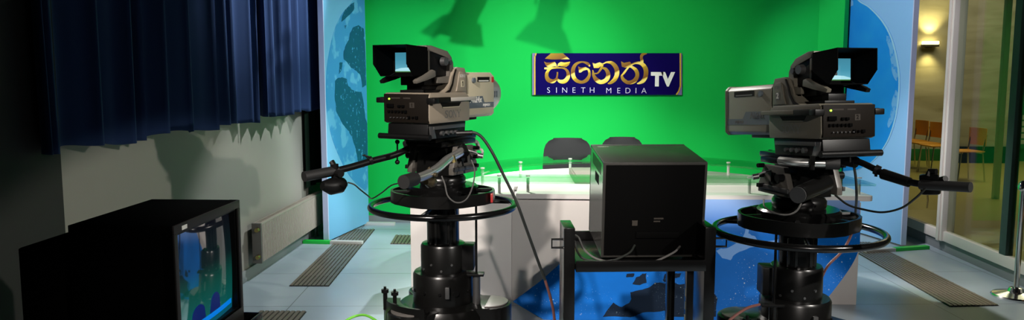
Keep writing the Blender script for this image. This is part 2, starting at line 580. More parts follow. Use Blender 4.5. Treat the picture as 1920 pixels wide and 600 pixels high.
    def ball(self, c, r, seg=14):
        prof = [(max(1e-4, r * math.sin(PI * k / 8)), -r * math.cos(PI * k / 8)) for k in range(9)]
        return self.lathe([(a, b + c[2]) for a, b in prof], c[0], c[1], seg)

    def mesh(self, me, M4):
        """append another mesh under a transform"""
        vv = [self.bm.verts.new(M4 @ v.co) for v in me.vertices]
        for p in me.polygons:
            try:
                self.bm.faces.new([vv[i] for i in p.vertices])
            except ValueError:
                pass
        return self

    def build(self, name, m, parent=None, world=False, base=None, ang=35):
        """one mesh object; with a parent it becomes its part (world: the shape was given in world space)"""
        bmesh.ops.remove_doubles(self.bm, verts=self.bm.verts, dist=1e-6)
        bmesh.ops.recalc_face_normals(self.bm, faces=self.bm.faces)
        me = bpy.data.meshes.new(name)
        T = None
        if parent is not None and world:
            T = wmat(parent).inverted()
        elif base is not None:
            T = Matrix.Translation(-Vector(base))
        if T is not None:
            bmesh.ops.transform(self.bm, matrix=T, verts=self.bm.verts)
        self.bm.to_mesh(me)
        self.bm.free()
        for p in me.polygons:
            p.use_smooth = True
        me.set_sharp_from_angle(angle=R_(ang))
        me.materials.append(m)
        o = bpy.data.objects.new(name, me)
        col.objects.link(o)
        if parent is not None:
            o.parent = parent
        elif base is not None:
            o.location = base
        return o


def wmat(o):
    m = Matrix.Translation(o.location) @ o.rotation_euler.to_matrix().to_4x4()
    return wmat(o.parent) @ m if o.parent else m


def tag(o, label, cat, group=None, kind=None):
    o['label'] = label
    o['category'] = cat
    if group:
        o['group'] = group
    if kind:
        o['kind'] = kind
    return o


def struct(o, label, cat):
    return tag(o, label, cat, kind='structure')


def thing(name, loc, label, cat, rotz=0.0, group=None, rotx=0.0):
    o = bpy.data.objects.new(name, None)
    col.objects.link(o)
    o.empty_display_size = 0.1
    o.location = loc
    o.rotation_euler = (rotx, 0, rotz)
    return tag(o, label, cat, group)


_tc = {}


def text_mesh(s, size, depth=0.001, bold=0.0, spacing=1.0, align='CENTER'):
    key = (s, size, depth, bold, spacing, align)
    if key in _tc:
        return _tc[key]
    cu = bpy.data.curves.new('lettering', 'FONT')
    cu.body = s
    cu.size = size
    cu.extrude = depth
    cu.offset = bold
    cu.space_character = spacing
    cu.align_x = align
    cu.align_y = 'CENTER'
    cu.resolution_u = 4
    o = bpy.data.objects.new('lettering', cu)
    col.objects.link(o)
    dg = C.evaluated_depsgraph_get()
    me = bpy.data.meshes.new_from_object(o.evaluated_get(dg))
    bpy.data.objects.remove(o)
    _tc[key] = me
    return me


def frame(o, xdir, ydir):
    """matrix that lays flat lettering at o, reading along xdir with its top towards ydir"""
    x = Vector(xdir).normalized()
    z = x.cross(Vector(ydir)).normalized()
    y = z.cross(x)
    return Matrix(((x.x, y.x, z.x, o[0]), (x.y, y.y, z.y, o[1]), (x.z, y.z, z.z, o[2]), (0, 0, 0, 1)))


def ribbon(pts, n=6):
    """outline of a pen stroke given as (x, y, width)"""
    P = smooth_path([(p[0], p[1], p[2]) for p in pts], n)
    L, Rr = [], []
    for i, p in enumerate(P):
        a, b = P[max(i - 1, 0)], P[min(i + 1, len(P) - 1)]
        t = Vector((b.x - a.x, b.y - a.y))
        t.normalize()
        nn = Vector((-t.y, t.x)) * p.z * 0.5
        L.append((p.x + nn.x, p.y + nn.y))
        Rr.append((p.x - nn.x, p.y - nn.y))
    return L, Rr


def sony_mesh(h):
    """the slab-serif maker's word, capitals of height h, centred"""
    key = ('maker', h)
    if key in _tc:
        return _tc[key]
    m = MB()

    def strip(pts, n=6):
        L, Q = ribbon(pts, n)
        for i in range(len(L) - 1):
            m._faces([(*L[i], 0), (*L[i + 1], 0), (*Q[i + 1], 0), (*Q[i], 0)], [(0, 1, 2, 3)])

    def bar_(x0, x1, y0, y1):
        m._faces([(x0, y0, 0.01), (x1, y0, 0.01), (x1, y1, 0.01), (x0, y1, 0.01)], [(0, 1, 2, 3)])
    strip([(0.74, 0.76, .06), (0.56, 0.93, .12), (0.33, 0.93, .14), (0.15, 0.77, .2), (0.26, 0.58, .2), (0.54, 0.44, .2), (0.67, 0.24, .2), (0.46, 0.07, .14), (0.23, 0.07, .12), (0.05, 0.25, .06)])
    bar_(0.71, 0.78, 0.66, 1.0)
    bar_(0.01, 0.08, 0.0, 0.34)
    strip([(1.40 + 0.40 * math.cos(t * PI / 12), 0.5 + 0.44 * math.sin(t * PI / 12), .11 + .11 * abs(math.cos(t * PI / 12))) for t in range(25)], 2)
    bar_(2.00, 2.09, 0.0, 1.0)
    bar_(2.66, 2.75, 0.0, 1.0)
    strip([(2.04, 0.97, .2), (2.38, 0.5, .2), (2.72, 0.03, .2)], 1)
    bar_(1.90, 2.18, 0.93, 1.0)
    bar_(1.90, 2.18, 0.0, 0.07)
    bar_(2.56, 2.86, 0.93, 1.0)
    strip([(3.06, 0.97, .2), (3.22, 0.72, .2), (3.40, 0.45, .2)], 1)
    strip([(3.76, 0.97, .1), (3.60, 0.72, .1), (3.42, 0.45, .1)], 1)
    bar_(3.32, 3.50, 0.0, 0.50)
    bar_(2.94, 3.24, 0.93, 1.0)
    bar_(3.62, 3.90, 0.93, 1.0)
    bar_(3.24, 3.58, 0.0, 0.07)
    bmesh.ops.transform(m.bm, matrix=Matrix.Diagonal((h, h, 0.06 * h, 1)) @ Matrix.Translation((-1.95, -0.5, 0)), verts=m.bm.verts)
    me = bpy.data.meshes.new('lettering')
    m.bm.to_mesh(me)
    m.bm.free()
    _tc[key] = me
    return me


def digit_mesh(s, size, bold):
    """a figure one with its flag; other figures come from the plain type"""
    if s != '1':
        return text_mesh(s, size, 0.0006, bold)
    key = ('one', size)
    if key in _tc:
        return _tc[key]
    m = MB()
    hh = size * 0.70
    m.prism([(-0.02 * size, -hh / 2), (0.11 * size, -hh / 2), (0.11 * size, hh / 2), (0.01 * size, hh / 2), (-0.13 * size, hh * 0.30), (-0.13 * size, hh * 0.16), (-0.02 * size, hh * 0.24)], 'z', -0.0006, 0.0006)
    me = bpy.data.meshes.new('lettering')
    m.bm.to_mesh(me)
    m.bm.free()
    _tc[key] = me
    return me


# ------------------------------------------------------------------ the room
WL = -2.36      # left wall
WR = 3.60       # glazed wall
YB = 8.32       # chroma green backdrop
mb = MB().box(-4.2, WR, -4.0, 9.4, -0.1, 0.0)
struct(mb.build('floor', M['floor']), 'grey blue tiled studio floor with thin dark joints', 'floor')
mb = MB().box(WL - 0.15, WL, 2.0, 9.4, 0.0, 3.9)
struct(mb.build('wall_left', M['wall']), 'pale plaster wall behind the blue curtains and the radiator', 'wall')
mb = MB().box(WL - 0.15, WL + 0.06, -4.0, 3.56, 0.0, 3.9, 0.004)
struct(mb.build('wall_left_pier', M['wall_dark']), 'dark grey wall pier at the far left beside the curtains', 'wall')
mb = MB().box(WL, WL + 0.018, 3.56, 9.3, 0.0, 0.09, 0.003)
struct(mb.build('baseboard_left', M['skirt_grey']), 'grey skirting board under the radiator along the left wall', 'skirting')

# chroma green wall with its short return on the right
mb = MB().box(-2.3, 2.86, YB, YB + 0.08, 0.075, 3.9)
struct(mb.build('wall_back', M['green']), 'bright chroma key green wall behind the news desk', 'wall')
mb = MB().prism([(2.78, YB), (2.86, YB), (3.02, 8.16), (2.965, 8.12)], 'z', 0.0, 3.9)
struct(mb.build('wall_back_return', M['green']), 'narrow green return at the right end of the green wall', 'wall')
mb = MB().box(-2.3, 2.78, YB - 0.015, YB + 0.07, 0.0, 0.075, 0.003)
struct(mb.build('baseboard_back', M['skirt_grey']), 'grey skirting along the foot of the green wall', 'skirting')

# dark sheet imitating the shadow on the wall behind the left globe panel
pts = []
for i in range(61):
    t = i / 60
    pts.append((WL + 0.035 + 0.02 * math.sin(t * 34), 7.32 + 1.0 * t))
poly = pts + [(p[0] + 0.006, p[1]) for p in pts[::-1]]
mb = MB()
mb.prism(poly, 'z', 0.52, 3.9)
mb.build('wall_shade_sheet', M['shade_dark'])
tag(bpy.data.objects['wall_shade_sheet'], 'nearly black green sheet imitating the shadow between the pale wall and the left globe panel', 'curtain')


# floor grilles
def grille(name, quad, n, label, group):
    c = Vector((sum(p[0] for p in quad) / 4, sum(p[1] for p in quad) / 4, 0))
    root = thing(name, c, label, 'floor grille', group=group)
    a, b, d, e = [Vector((p[0], p[1], 0)) for p in quad]     # near left, near right, far right, far left
    mb = MB()
    mb.slab([a, b, d, e], (0, 0, 1), 0.0035)
    mb.build('pit', M['grate_pit'], root, world=True)
    mb = MB()
    for i in range(n):
        u0, u1 = (i + 0.12) / n, (i + 0.80) / n
        mb.slab([a.lerp(b, u0) + Vector((0, 0, .0035)), a.lerp(b, u1) + Vector((0, 0, .0035)), e.lerp(d, u1) + Vector((0, 0, .0035)), e.lerp(d, u0) + Vector((0, 0, .0035))], (0, 0, 1), 0.006)
    L = (e - a).length
    for k in range(1, int(L / 0.3)):
        p, q = a.lerp(e, k * 0.3 / L), b.lerp(d, k * 0.3 / L)
        dv = (e - a).normalized() * 0.006
        mb.slab([p - dv, q - dv, q + dv, p + dv], (0, 0, 1), 0.0085)
    mb.build('slats', M['grate'], root, world=True)
    return root


grille('floor_grille', [(-1.968, 5.71), (-1.664, 5.72), (-1.80, 7.9), (-2.08, 7.9)], 9, 'long bronze slatted grille in the floor beside the radiator', 'floor grilles')
grille('floor_grille', [(-1.945, 4.2), (-1.59, 4.2), (-1.636, 5.08), (-1.955, 5.07)], 9, 'bronze slatted floor grille nearest the camera by the left monitor', 'floor grilles')
grille('floor_grille', [(-1.50, 7.22), (-1.2, 7.22), (-1.2, 7.62), (-1.53, 7.62)], 9, 'short bronze floor grille near the left end of the desk', 'floor grilles')
grille('floor_grille', [(2.78, 5.41), (3.135, 5.45), (3.08, 7.5), (2.78, 7.5)], 11, 'long bronze slatted grille in the floor right of the desk', 'floor grilles')

# ------------------------------------------------------------------ curtains


def curtain(name, y0, y1, ridges, z0, label, seed, off=0.15):
    r = random.Random(seed)
    n = int((y1 - y0) / 0.008)
    root_y = (y0 + y1) / 2
    xs = WL + off
    prof = []
    ks = [y0] + ridges + [y1]
    for i in range(n + 1):
        y = y0 + (y1 - y0) * i / n
        # distance to the neighbouring ridges shapes each fold: full towards the room at a ridge, deep between two
        v = 0
        for a, b in zip(ks, ks[1:]):
            if a <= y <= b:
                t = (y - a) / (b - a)
                g = min(1, (b - a) / 0.28)
                v = -(math.sin(PI * t) ** 0.65) * 0.11 * (0.45 + 0.55 * g)
                v += 0.010 * math.sin(2 * PI * t * 2 + a * 5) * math.sin(PI * t)
        prof.append((xs + v, y))
    zs = [z0 - 0.0, z0 + 0.03, z0 + 0.4, z0 + 0.9, z0 + 1.5, 3.5]
    bm = bmesh.new()
    grid = []
    for j, z in enumerate(zs):
        h = (z - z0) / (3.5 - z0)
        row = []
        for i, (x, y) in enumerate(prof):
            amp = 1.0 - 0.25 * h
            xx = xs + (x - xs) * amp
            yy = y + 0.035 * h * math.sin(y * 3.1 + seed) - 0.02 * h
            zz = z + (0.012 * math.sin(y * 7 + seed) + 0.006 * math.sin(y * 23) if j < 2 else 0)
            row.append(bm.verts.new((xx, yy, zz)))
        grid.append(row)
    for j in range(len(zs) - 1):
        for i in range(len(prof) - 1):
            bm.faces.new((grid[j][i], grid[j][i + 1], grid[j + 1][i + 1], grid[j + 1][i]))
    bmesh.ops.recalc_face_normals(bm, faces=bm.faces)
    me = bpy.data.meshes.new(name)
    bmesh.ops.translate(bm, verts=bm.verts, vec=(-xs, -root_y, -z0))
    bm.to_mesh(me)
    bm.free()
    for p in me.polygons:
        p.use_smooth = True
    me.materials.append(M['curtain'])
    o = bpy.data.objects.new(name, me)
    col.objects.link(o)
    o.location = (xs, root_y, z0)
    s = o.modifiers.new('cloth_thickness', 'SOLIDIFY')
    s.thickness = 0.006
    tag(o, label, 'curtain', 'blue window curtains')


def hem(px):
    return 2.20 * F / (1030 - px)


curtain('curtain', 3.36, 5.88, [hem(p) for p in (90, 178, 243, 260, 308, 355, 403, 427, 440)] + [5.78], 1.245,
        'wide dark blue pleated curtain on the left wall nearer the camera', 1)
curtain('curtain', 5.93, 7.5, [hem(p) for p in (505, 520, 538, 553, 570)], 1.27,
        'narrower blue pleated curtain next to the left globe panel', 4, 0.195)

# ------------------------------------------------------------------ radiator
rx0, rx1, ry0, ry1, rz0, rz1 = WL + 0.05, -2.235, 5.88, 7.62, 0.13, 0.45
rad = thing('radiator', (rx0, (ry0 + ry1) / 2, rz0), 'long cream panel radiator low on the left wall', 'radiator')
mb = MB()
nb = 52
for i in range(nb):
    a = ry0 + 0.03 + (ry1 - ry0 - 0.04) * i / nb
    b = a + (ry1 - ry0 - 0.04) / nb
    mb.prism([(rx1 - 0.02, a), (rx1 - 0.006, a + 0.004), (rx1, a + 0.009), (rx1, b - 0.009), (rx1 - 0.006, b - 0.004), (rx1 - 0.02, b)], 'z', rz0 + 0.01, rz1 - 0.015)
mb.build('front_panel', M['radiator'], rad, world=True)
mb = MB().box(rx0, rx1, ry0 + 0.02, ry1, rz1 - 0.015, rz1, 0.004)
for i in range(60):
    a = ry0 + 0.05 + (ry1 - ry0 - 0.1) * i / 60
    mb.box(rx0 + 0.02, rx1 - 0.02, a, a + 0.012, rz1 - 0.002, rz1 + 0.003)
mb.build('top_grille', M['radiator'], rad, world=True)
mb = MB().box(rx0, rx1, ry0, ry0 + 0.022, rz0, rz1, 0.006)
mb.build('end_panel', M['radiator_side'], rad, world=True)
mb = MB().box(rx0, rx1, ry1 - 0.001, ry1 + 0.02, rz0, rz1, 0.006)
mb.build('end_panel', M['radiator_side'], rad, world=True)
mb = MB().box(rx0, rx0 + 0.02, ry0 + 0.02, ry1, rz0 + 0.01, rz1 - 0.015)
mb.build('rear_panel', M['radiator_side'], rad, world=True)
for z in (rz0 + 0.055, rz1 - 0.05):
    mb = MB().cyl(((rx0 + rx1) / 2 + 0.012, ry0 - 0.03, z), ((rx0 + rx1) / 2 + 0.012, ry0 + 0.005, z), 0.016, 0.019, 14)
    mb.build('pipe_plug', M['brass'], rad, world=True)
for y in (6.2, 7.3):
    mb = MB().box(WL + 0.002, rx0 + 0.003, y - 0.02, y + 0.02, rz0 + 0.05, rz1 - 0.05)
    mb.build('wall_bracket', M['steel'], rad, world=True)
mb = MB().tube([(rx1 - 0.06, ry1 - 0.06, 0.0), (rx1 - 0.06, ry1 - 0.06, rz0 + 0.02)], 0.009)
mb.tube([(rx1 - 0.06, ry1 - 0.14, 0.0), (rx1 - 0.06, ry1 - 0.14, rz0 + 0.02)], 0.009)
mb.build('feed_pipes', M['steel'], rad, world=True)


# ------------------------------------------------------------------ globe panels
def stripe_poly(mb, pxs, p0, nrm, lift, t):
    mb.slab([PP(x, y, p0, nrm) + Vector(nrm) * lift for x, y in pxs], nrm, t)


def globe_panel(near, far, side, label, zt):
    """a tall printed panel standing on two floor bars, seen almost edge on"""
    n0, f0 = Vector((*near, 0)), Vector((*far, 0))
    d = (f0 - n0).normalized()
    nrm = Vector((d.y, -d.x, 0)) * (1 if side == 'left' else -1)      # towards the stage
    root = thing('globe_panel', (n0 + f0) / 2, label, 'display panel')
    mb = MB()
    back = -nrm * 0.05
    mb.hexa([n0 + back + Vector((0, 0, .02)), f0 + back + Vector((0, 0, .02)), f0 + Vector((0, 0, .02)), n0 + Vector((0, 0, .02)),
             n0 + back + Vector((0, 0, zt)), f0 + back + Vector((0, 0, zt)), f0 + Vector((0, 0, zt)), n0 + Vector((0, 0, zt))])
    mb.build('board', M['panel_sky' if side == 'left' else 'panel_pale'], root, world=True)
    mb = MB()
    e = -d * 0.012
    mb.hexa([n0 + back + e + Vector((0, 0, .02)), n0 + back + Vector((0, 0, .02)), n0 + nrm * .004 + Vector((0, 0, .02)), n0 + e + nrm * .004 + Vector((0, 0, .02)),
             n0 + back + e + Vector((0, 0, zt)), n0 + back + Vector((0, 0, zt)), n0 + nrm * .004 + Vector((0, 0, zt)), n0 + e + nrm * .004 + Vector((0, 0, zt))])
    mb.build('edge_trim', M['panel_edge'], root, world=True)
    return root, n0, d, nrm


LP, ln0, ld, ln = globe_panel((-2.10, 7.26), (-1.932, 8.20), 'left', 'tall pale blue panel printed with a globe, left of the green wall', 3.6)


def arc_from(pts, n=8):
    return [(p.x, p.y) for p in smooth_path([(x, y, 0) for x, y in pts], n)]


def jag(pts, amp, n=4, seed=1):
    """a coastline: the traced corners joined by slightly ragged edges"""
    r = random.Random(seed)
    out = []
    for (a, b), (c, d) in zip(pts, pts[1:] + pts[:1]):
        for k in range(n):
            t = k / n
            j = amp if k else amp * 0.3
            out.append((a + (c - a) * t + r.uniform(-j, j), b + (d - b) * t + r.uniform(-j, j)))
    return out


left_arc = arc_from([(676, -40), (662, 0), (640, 28), (625, 62), (614, 115), (611, 155), (612, 200), (620, 250), (634, 290), (652, 325), (668, 345)])
mb = MB()
stripe_poly(mb, left_arc + [(690.5, 362), (688, 200), (683.5, 0), (682.7, -40)], ln0, ln, 0.0, 0.0015)
mb.build('globe_print', M['globe_left'], LP, world=True)
mb = MB()
for i, poly in enumerate([
    [(641, 30), (648, 17), (660, 6), (664, 4), (663, 18), (652, 30), (640, 41)],
    [(661, 52), (672, 47), (682, 54), (685, 120), (686, 160), (679, 164), (675, 140), (668, 133), (658, 127), (652, 119), (644, 111), (644, 96), (647, 87), (654, 74), (656, 62)],
    [(636, 118), (642, 117), (640, 132), (635, 139)],
    [(645, 48), (649, 48), (648, 54), (645, 52)],
    [(628, 152), (634, 146), (641, 145), (650, 148), (652, 160), (659, 168), (669, 172), (677, 172), (681, 190), (684, 220), (688, 232), (689, 300), (683, 314), (674, 314), (670, 300), (667, 280), (660, 258), (654, 246), (648, 240), (638, 225), (630, 208), (627, 180)],
]):
    stripe_poly(mb, jag(jag(poly, 0.8, 2, i), 0.5, 2, i + 5), ln0, ln, 0.0015, 0.0012)
mb.build('land_print', M['land_teal'], LP, world=True)

RP, rn0, rd, rn = globe_panel((3.285, 7.33), (3.045, 8.20), 'right', 'tall pale blue panel printed with a deep blue globe, beside the glass wall', 3.6)
right_arc = arc_from([(1590, -30), (1612, 0), (1633, 14), (1657, 40), (1673, 70), (1683, 107), (1688, 145), (1686, 190), (1678, 232), (1664, 268), (1640, 300), (1610, 318)])
mb = MB()
stripe_poly(mb, right_arc + [(1571, 322), (1571, 150), (1571.5, -30)], rn0, rn, 0.0, 0.0015)
mb.build('globe_print', M['globe_right'], RP, world=True)
for i, poly in enumerate([
    [(1572, 2), (1590, -6), (1600, 2), (1600, 10), (1590, 15), (1586, 24), (1583, 32), (1585, 44), (1578, 40), (1573, 50)],
    jag([(1662, 66), (1668, 70), (1676, 90), (1681, 108), (1685, 140), (1681, 152), (1674, 140), (1670, 112), (1668, 92), (1662, 76)], 1, 3, 3),
    jag([(1680, 168), (1685, 176), (1683, 200), (1676, 224), (1667, 240), (1664, 232), (1670, 214), (1672, 194)], 1, 3, 5)]):
    mb = MB()
    stripe_poly(mb, poly, rn0, rn, 0.0015, 0.0012)
    mb.build('land_print', M['land_pale'], RP, world=True)
mb = MB()
ra = [q_ for q_ in right_arc if q_[1] >= -28]
A_ = [PP(x, y, rn0, rn) + rn * 0.0036 for x, y in ra]
B_ = [PP(x - 3.2, y + 1, rn0, rn) + rn * 0.0036 for x, y in ra]
k_ = len(ra)
mb._faces(A_ + B_, [(i, i + 1, k_ + i + 1, k_ + i) for i in range(k_ - 1)])
mb.build('rim_print', M['rim_pale'], RP, world=True)


def foot_bar(root, a, b, split, order):
    """white and green floor bar under a panel"""
    a, b = Vector((*a, 0)), Vector((*b, 0))
    m = a.lerp(b, split)
    d = (b - a).normalized()
    s = Vector((-d.y, d.x, 0)) * 0.028
    for p, q, k in ((a, m, order[0]), (m, b, order[1])):
        mb = MB()
        mb.hexa([p - s, q - s, q + s, p + s] + [v + Vector((0, 0, .032)) for v in (p - s, q - s, q + s, p + s)], 0.003)
        mb.build('foot_bar', M[k], root, world=True)


foot_bar(LP, (-2.335, 7.225), (-1.76, 7.20), 0.46, ('foot_green', 'foot_white'))
foot_bar(LP, (-2.15, 8.17), (-1.64, 8.15), 0.35, ('foot_green', 'foot_white'))
foot_bar(RP, (2.85, 7.06), (3.50, 7.26), 0.46, ('foot_white', 'foot_green'))
foot_bar(RP, (2.74, 7.93), (3.25, 8.07), 0.45, ('foot_white', 'foot_green'))

# ------------------------------------------------------------------ the sign on the green wall
YS = YB - 0.03
c = PY(1138, 139, YS)
sign = thing('wall_sign', PY(1138, 178, YB), 'navy sign with gold Sinhala lettering mounted on the green wall', 'sign')


def sp(x, y, lift=0.0):
    return PY(980 + x / 5.0, 80 + y / 5.0, YS - lift)


mb = MB()
mb.slab([sp(90, 99), sp(1494, 99), sp(1494, 490), sp(90, 490)], (0, 1, 0), 0.029)
mb.build('backing', M['sign_purple'], sign, world=True)
mb = MB()
rc = [(1478, 380), (1474, 420), (1462, 455), (1440, 490)]
mb.slab([sp(x, y) for x, y in [(118, 490), (118, 130), (126, 99), (1478, 99)] + rc], (0, -1, 0), 0.003)
mb.build('face', M['sign_navy'], sign, world=True)


def stroke(mb, pts, lift=0.003, t=0.004, n=6):
    L, Rr = ribbon(pts, n)
    f = Vector((0, -t, 0))
    A = [sp(x, y, lift) for x, y in L]
    B = [sp(x, y, lift) for x, y in Rr]
    for i in range(len(A) - 1):
        q = [A[i], A[i + 1], B[i + 1], B[i]]
        mb._faces(q + [p + f for p in q], [(4, 5, 6, 7), (0, 1, 5, 4), (2, 3, 7, 6)] + ([(3, 0, 4, 7)] if i == 0 else []) + ([(1, 2, 6, 5)] if i == len(A) - 2 else []))


def blade(mb, pts, lift=0.003, t=0.004):
    mb.slab([sp(x, y, lift) for x, y in arc_from(pts + pts[:1], 1)[:-1]], (0, -1, 0), t)


mb = MB()
stroke(mb, [(126, 99, 11), (118, 125, 11), (114, 160, 12), (114, 490, 12)])
mb.build('border_line', M['sign_yellow'], sign, world=True)
mb = MB()
stroke(mb, [(1477, 99, 12), (1478, 380, 12), (1474, 420, 12), (1462, 455, 12), (1440, 488, 12)])
mb.build('border_line', M['sign_yellow'], sign, world=True)

letters = []
mb = MB()       # first letter with its roof-shaped vowel sign
blade(mb, [(208, 150), (265, 100), (378, 100), (440, 155), (275, 158)])
blade(mb, [(200, 176), (225, 188), (262, 186), (300, 178), (316, 200), (322, 226), (300, 222), (262, 232), (228, 226), (212, 206)])
blade(mb, [(322, 226), (332, 196), (356, 180), (392, 186), (446, 178), (434, 208), (410, 228), (376, 224), (345, 218)], 0.0032)
blade(mb, [(203, 232), (300, 230), (300, 242), (225, 252), (203, 248)], 0.0034)
stroke(mb, [(395, 238, 12), (330, 236, 13), (275, 240, 14), (240, 262, 26), (224, 305, 32), (240, 348, 40), (284, 362, 36), (316, 338, 20), (325, 300, 14), (326, 276, 14)], 0.0036)
stroke(mb, [(322, 335, 12), (348, 362, 30), (392, 362, 40), (424, 325, 36), (424, 280, 28), (402, 248, 20), (370, 236, 12)], 0.0038)
letters.append(mb)
mb = MB()       # second
stroke(mb, [(630, 222, 12), (610, 198, 26), (560, 181, 14), (505, 198, 26), (474, 245, 36), (474, 310, 38), (505, 355, 34), (558, 370, 28), (604, 345, 34), (626, 298, 24), (618, 256, 20), (590, 240, 18)])
blade(mb, [(520, 222), (545, 234), (592, 228), (606, 240), (596, 256), (570, 262), (545, 280), (528, 280)], 0.0034)
letters.append(mb)
mb = MB()       # third
blade(mb, [(652, 184), (678, 198), (720, 184), (752, 196), (738, 216), (712, 238), (668, 238)])
stroke(mb, [(752, 200, 10), (790, 184, 16), (838, 192, 32), (876, 236, 42), (884, 292, 42), (862, 345, 38), (824, 376, 26), (798, 384, 10)], 0.0034)
stroke(mb, [(745, 236, 14), (780, 250, 30), (802, 296, 38), (786, 346, 40), (735, 370, 38), (690, 346, 40), (664, 305, 26), (660, 272, 14), (656, 258, 5)], 0.0036)
stroke(mb, [(750, 205, 16), (738, 238, 22), (705, 284, 14), (672, 290, 12)], 0.0038)
letters.append(mb)
mb = MB()       # fourth, with the tall hook
blade(mb, [(922, 174), (950, 190), (1004, 178), (1024, 204), (992, 222), (962, 234), (930, 226)])
stroke(mb, [(975, 226, 16), (1018, 226, 22), (1062, 260, 34), (1074, 310, 36), (1046, 358, 40), (990, 374, 34), (948, 350, 32), (930, 318, 24), (936, 296, 14)], 0.0034)
stroke(mb, [(1028, 205, 14), (990, 232, 16), (950, 284, 18), (926, 308, 8)], 0.0036)
stroke(mb, [(1010, 212, 14), (1060, 190, 20), (1116, 198, 34), (1152, 246, 42), (1154, 305, 42), (1132, 355, 36), (1096, 378, 22), (1072, 384, 10)], 0.0038)
stroke(mb, [(1114, 210, 32), (1118, 170, 28), (1112, 138, 26), (1124, 112, 26), (1165, 103, 6)], 0.004)
letters.append(mb)
for mb in letters:
    mb.build('gold_letter', M['gold'], sign, world=True)
for s, x, y, hgt, key, bold, depth, nm in (('TV', 1310, 350, 0.188, 'sign_white', 0.011, 0.002, 'white_letters'),):
    mb = MB().mesh(text_mesh(s, hgt, depth, bold), frame(sp(x, y, 0.006), (1, 0, 0), (0, 0, 1)))
    mb.build(nm, M[key], sign, world=True)
mb = MB()
for s, x in zip('SINETHMEDIA', (243, 317, 394, 480, 567, 651, 807, 900, 986, 1062, 1137)):
    mb.mesh(text_mesh(s, 0.084, 0.0008, -0.0012), frame(sp(x, 448 if x < 700 else 452, 0.0045), (1, 0, 0), (0, 0, 1)))
mb.build('small_letters', M['sign_lilac'], sign, world=True)

# ------------------------------------------------------------------ news desk
DX, DY = 0.62, 5.42


def half_ellipse(cx, cy, a, b, n=40, t0=0.0, t1=PI):
    return [(cx + a * math.cos(t0 + (t1 - t0) * i / n), cy + b * math.sin(t0 + (t1 - t0) * i / n)) for i in range(n + 1)]


desk = thing('news_desk', (DX, DY + 0.5, 0), 'white crescent shaped news desk in front of the green wall', 'desk')
mb = MB()
mb.box(-0.26, 2.15, DY, DY + 0.42, 0.0, 0.725, 0.006)
mb.build('front_counter', M['desk_grey'], desk, world=True)
mb = MB()      # rounded left wing, a little behind the counter's slab
mb.prism([(-0.98, DY + 0.0), (-0.26, DY + 0.0), (-0.26, DY + 0.42), (-0.95, DY + 0.42), (-0.98, DY + 0.38)], 'z', 0.0, 0.765, 0.004)
mb.build('left_wing', M['desk_white'], desk, world=True)
mb = MB()
mb.prism([(-0.23, DY - 0.02), (-0.20, DY - 0.03), (2.20, DY - 0.03), (2.22, DY - 0.01), (2.20, DY + 0.42), (-0.23, DY + 0.42)], 'z', 0.737, 0.775, 0.006)
mb.build('counter_top', M['desk_white'], desk, world=True)
mb = MB()
mb.prism([(DX + 1.35, DY + 0.421)] + half_ellipse(DX, DY + 0.42, 1.35, 1.23)[1:-1] + [(DX - 1.35, DY + 0.421)], 'z', 0.73, 0.762, 0.004)
mb.build('work_top', M['desk_white'], desk, world=True)
mb = MB()
o_ = half_ellipse(DX, DY + 0.42, 1.22, 1.10)
i_ = half_ellipse(DX, DY + 0.42, 1.19, 1.07)
mb.prism(o_ + i_[::-1], 'z', 0.30, 0.729)
mb.build('modesty_panel', M['desk_white'], desk, world=True)
for a in (0.5, 1.2, 1.95, 2.65):
    mb = MB().cyl((DX + 1.1 * math.cos(a), DY + 0.42 + 0.98 * math.sin(a), 0), (DX + 1.1 * math.cos(a), DY + 0.42 + 0.98 * math.sin(a), 0.729), 0.03)
    mb.build('leg', M['steel'], desk, world=True)
# glass ring on standoffs
gx, gy = 0.64, 5.17
outer = half_ellipse(gx, gy, 1.50, 1.84, 56)
inner = half_ellipse(gx, 5.57, 1.12, 0.88, 56)
mb = MB()
zg = 0.874
bm = mb.bm
lo = [bm.verts.new((x, y, zg)) for x, y in outer]
li = [bm.verts.new((x, y, zg)) for x, y in inner]
uo = [bm.verts.new((x, y, zg + 0.014)) for x, y in outer]
ui = [bm.verts.new((x, y, zg + 0.014)) for x, y in inner]
n = len(outer)
for i in range(n - 1):
    bm.faces.new((lo[i], lo[i + 1], li[i + 1], li[i]))
    bm.faces.new((uo[i], uo[i + 1], ui[i + 1], ui[i]))
    bm.faces.new((lo[i], lo[i + 1], uo[i + 1], uo[i]))
    bm.faces.new((li[i], li[i + 1], ui[i + 1], ui[i]))
# straight front bar of the ring, split at the inner corners
for L1, L2, sgn in ((lo, li, 0), (uo, ui, 1)):
    bm.faces.new((L1[0], L2[0], L2[-1], L1[-1]))
bm.faces.new((lo[0], lo[-1], uo[-1], uo[0]))
bm.faces.new((li[0], li[-1], ui[-1], ui[0]))
mb.build('glass_ring', M['desk_glass'], desk, world=True, ang=30)
so = [PZ(990, 359, 0.775), PZ(1400, 360, 0.775), PZ(1594, 358, 0.775)]
so = [(p.x, DY + 0.05) for p in so] + [(-0.35, DY + 0.05), (0.62, DY + 0.05)]
for k, t in enumerate((0.42, 0.85, 1.25, 1.6, 1.95, 2.35, 2.75)):
    so.append((gx + 1.24 * math.cos(t), 5.42 + 1.28 * math.sin(t)))
for k, (x, y) in enumerate(so):
    zb = 0.775 if k < 3 or k == 4 else (0.765 if k == 3 else 0.762)
    mb = MB().cyl((x, y, zb - 0.001), (x, y, zg + 0.001), 0.011, None, 14).cyl((x, y, zg + 0.013), (x, y, zg + 0.02), 0.016, None, 14)
    mb.build('standoff', M['standoff'], desk, world=True)

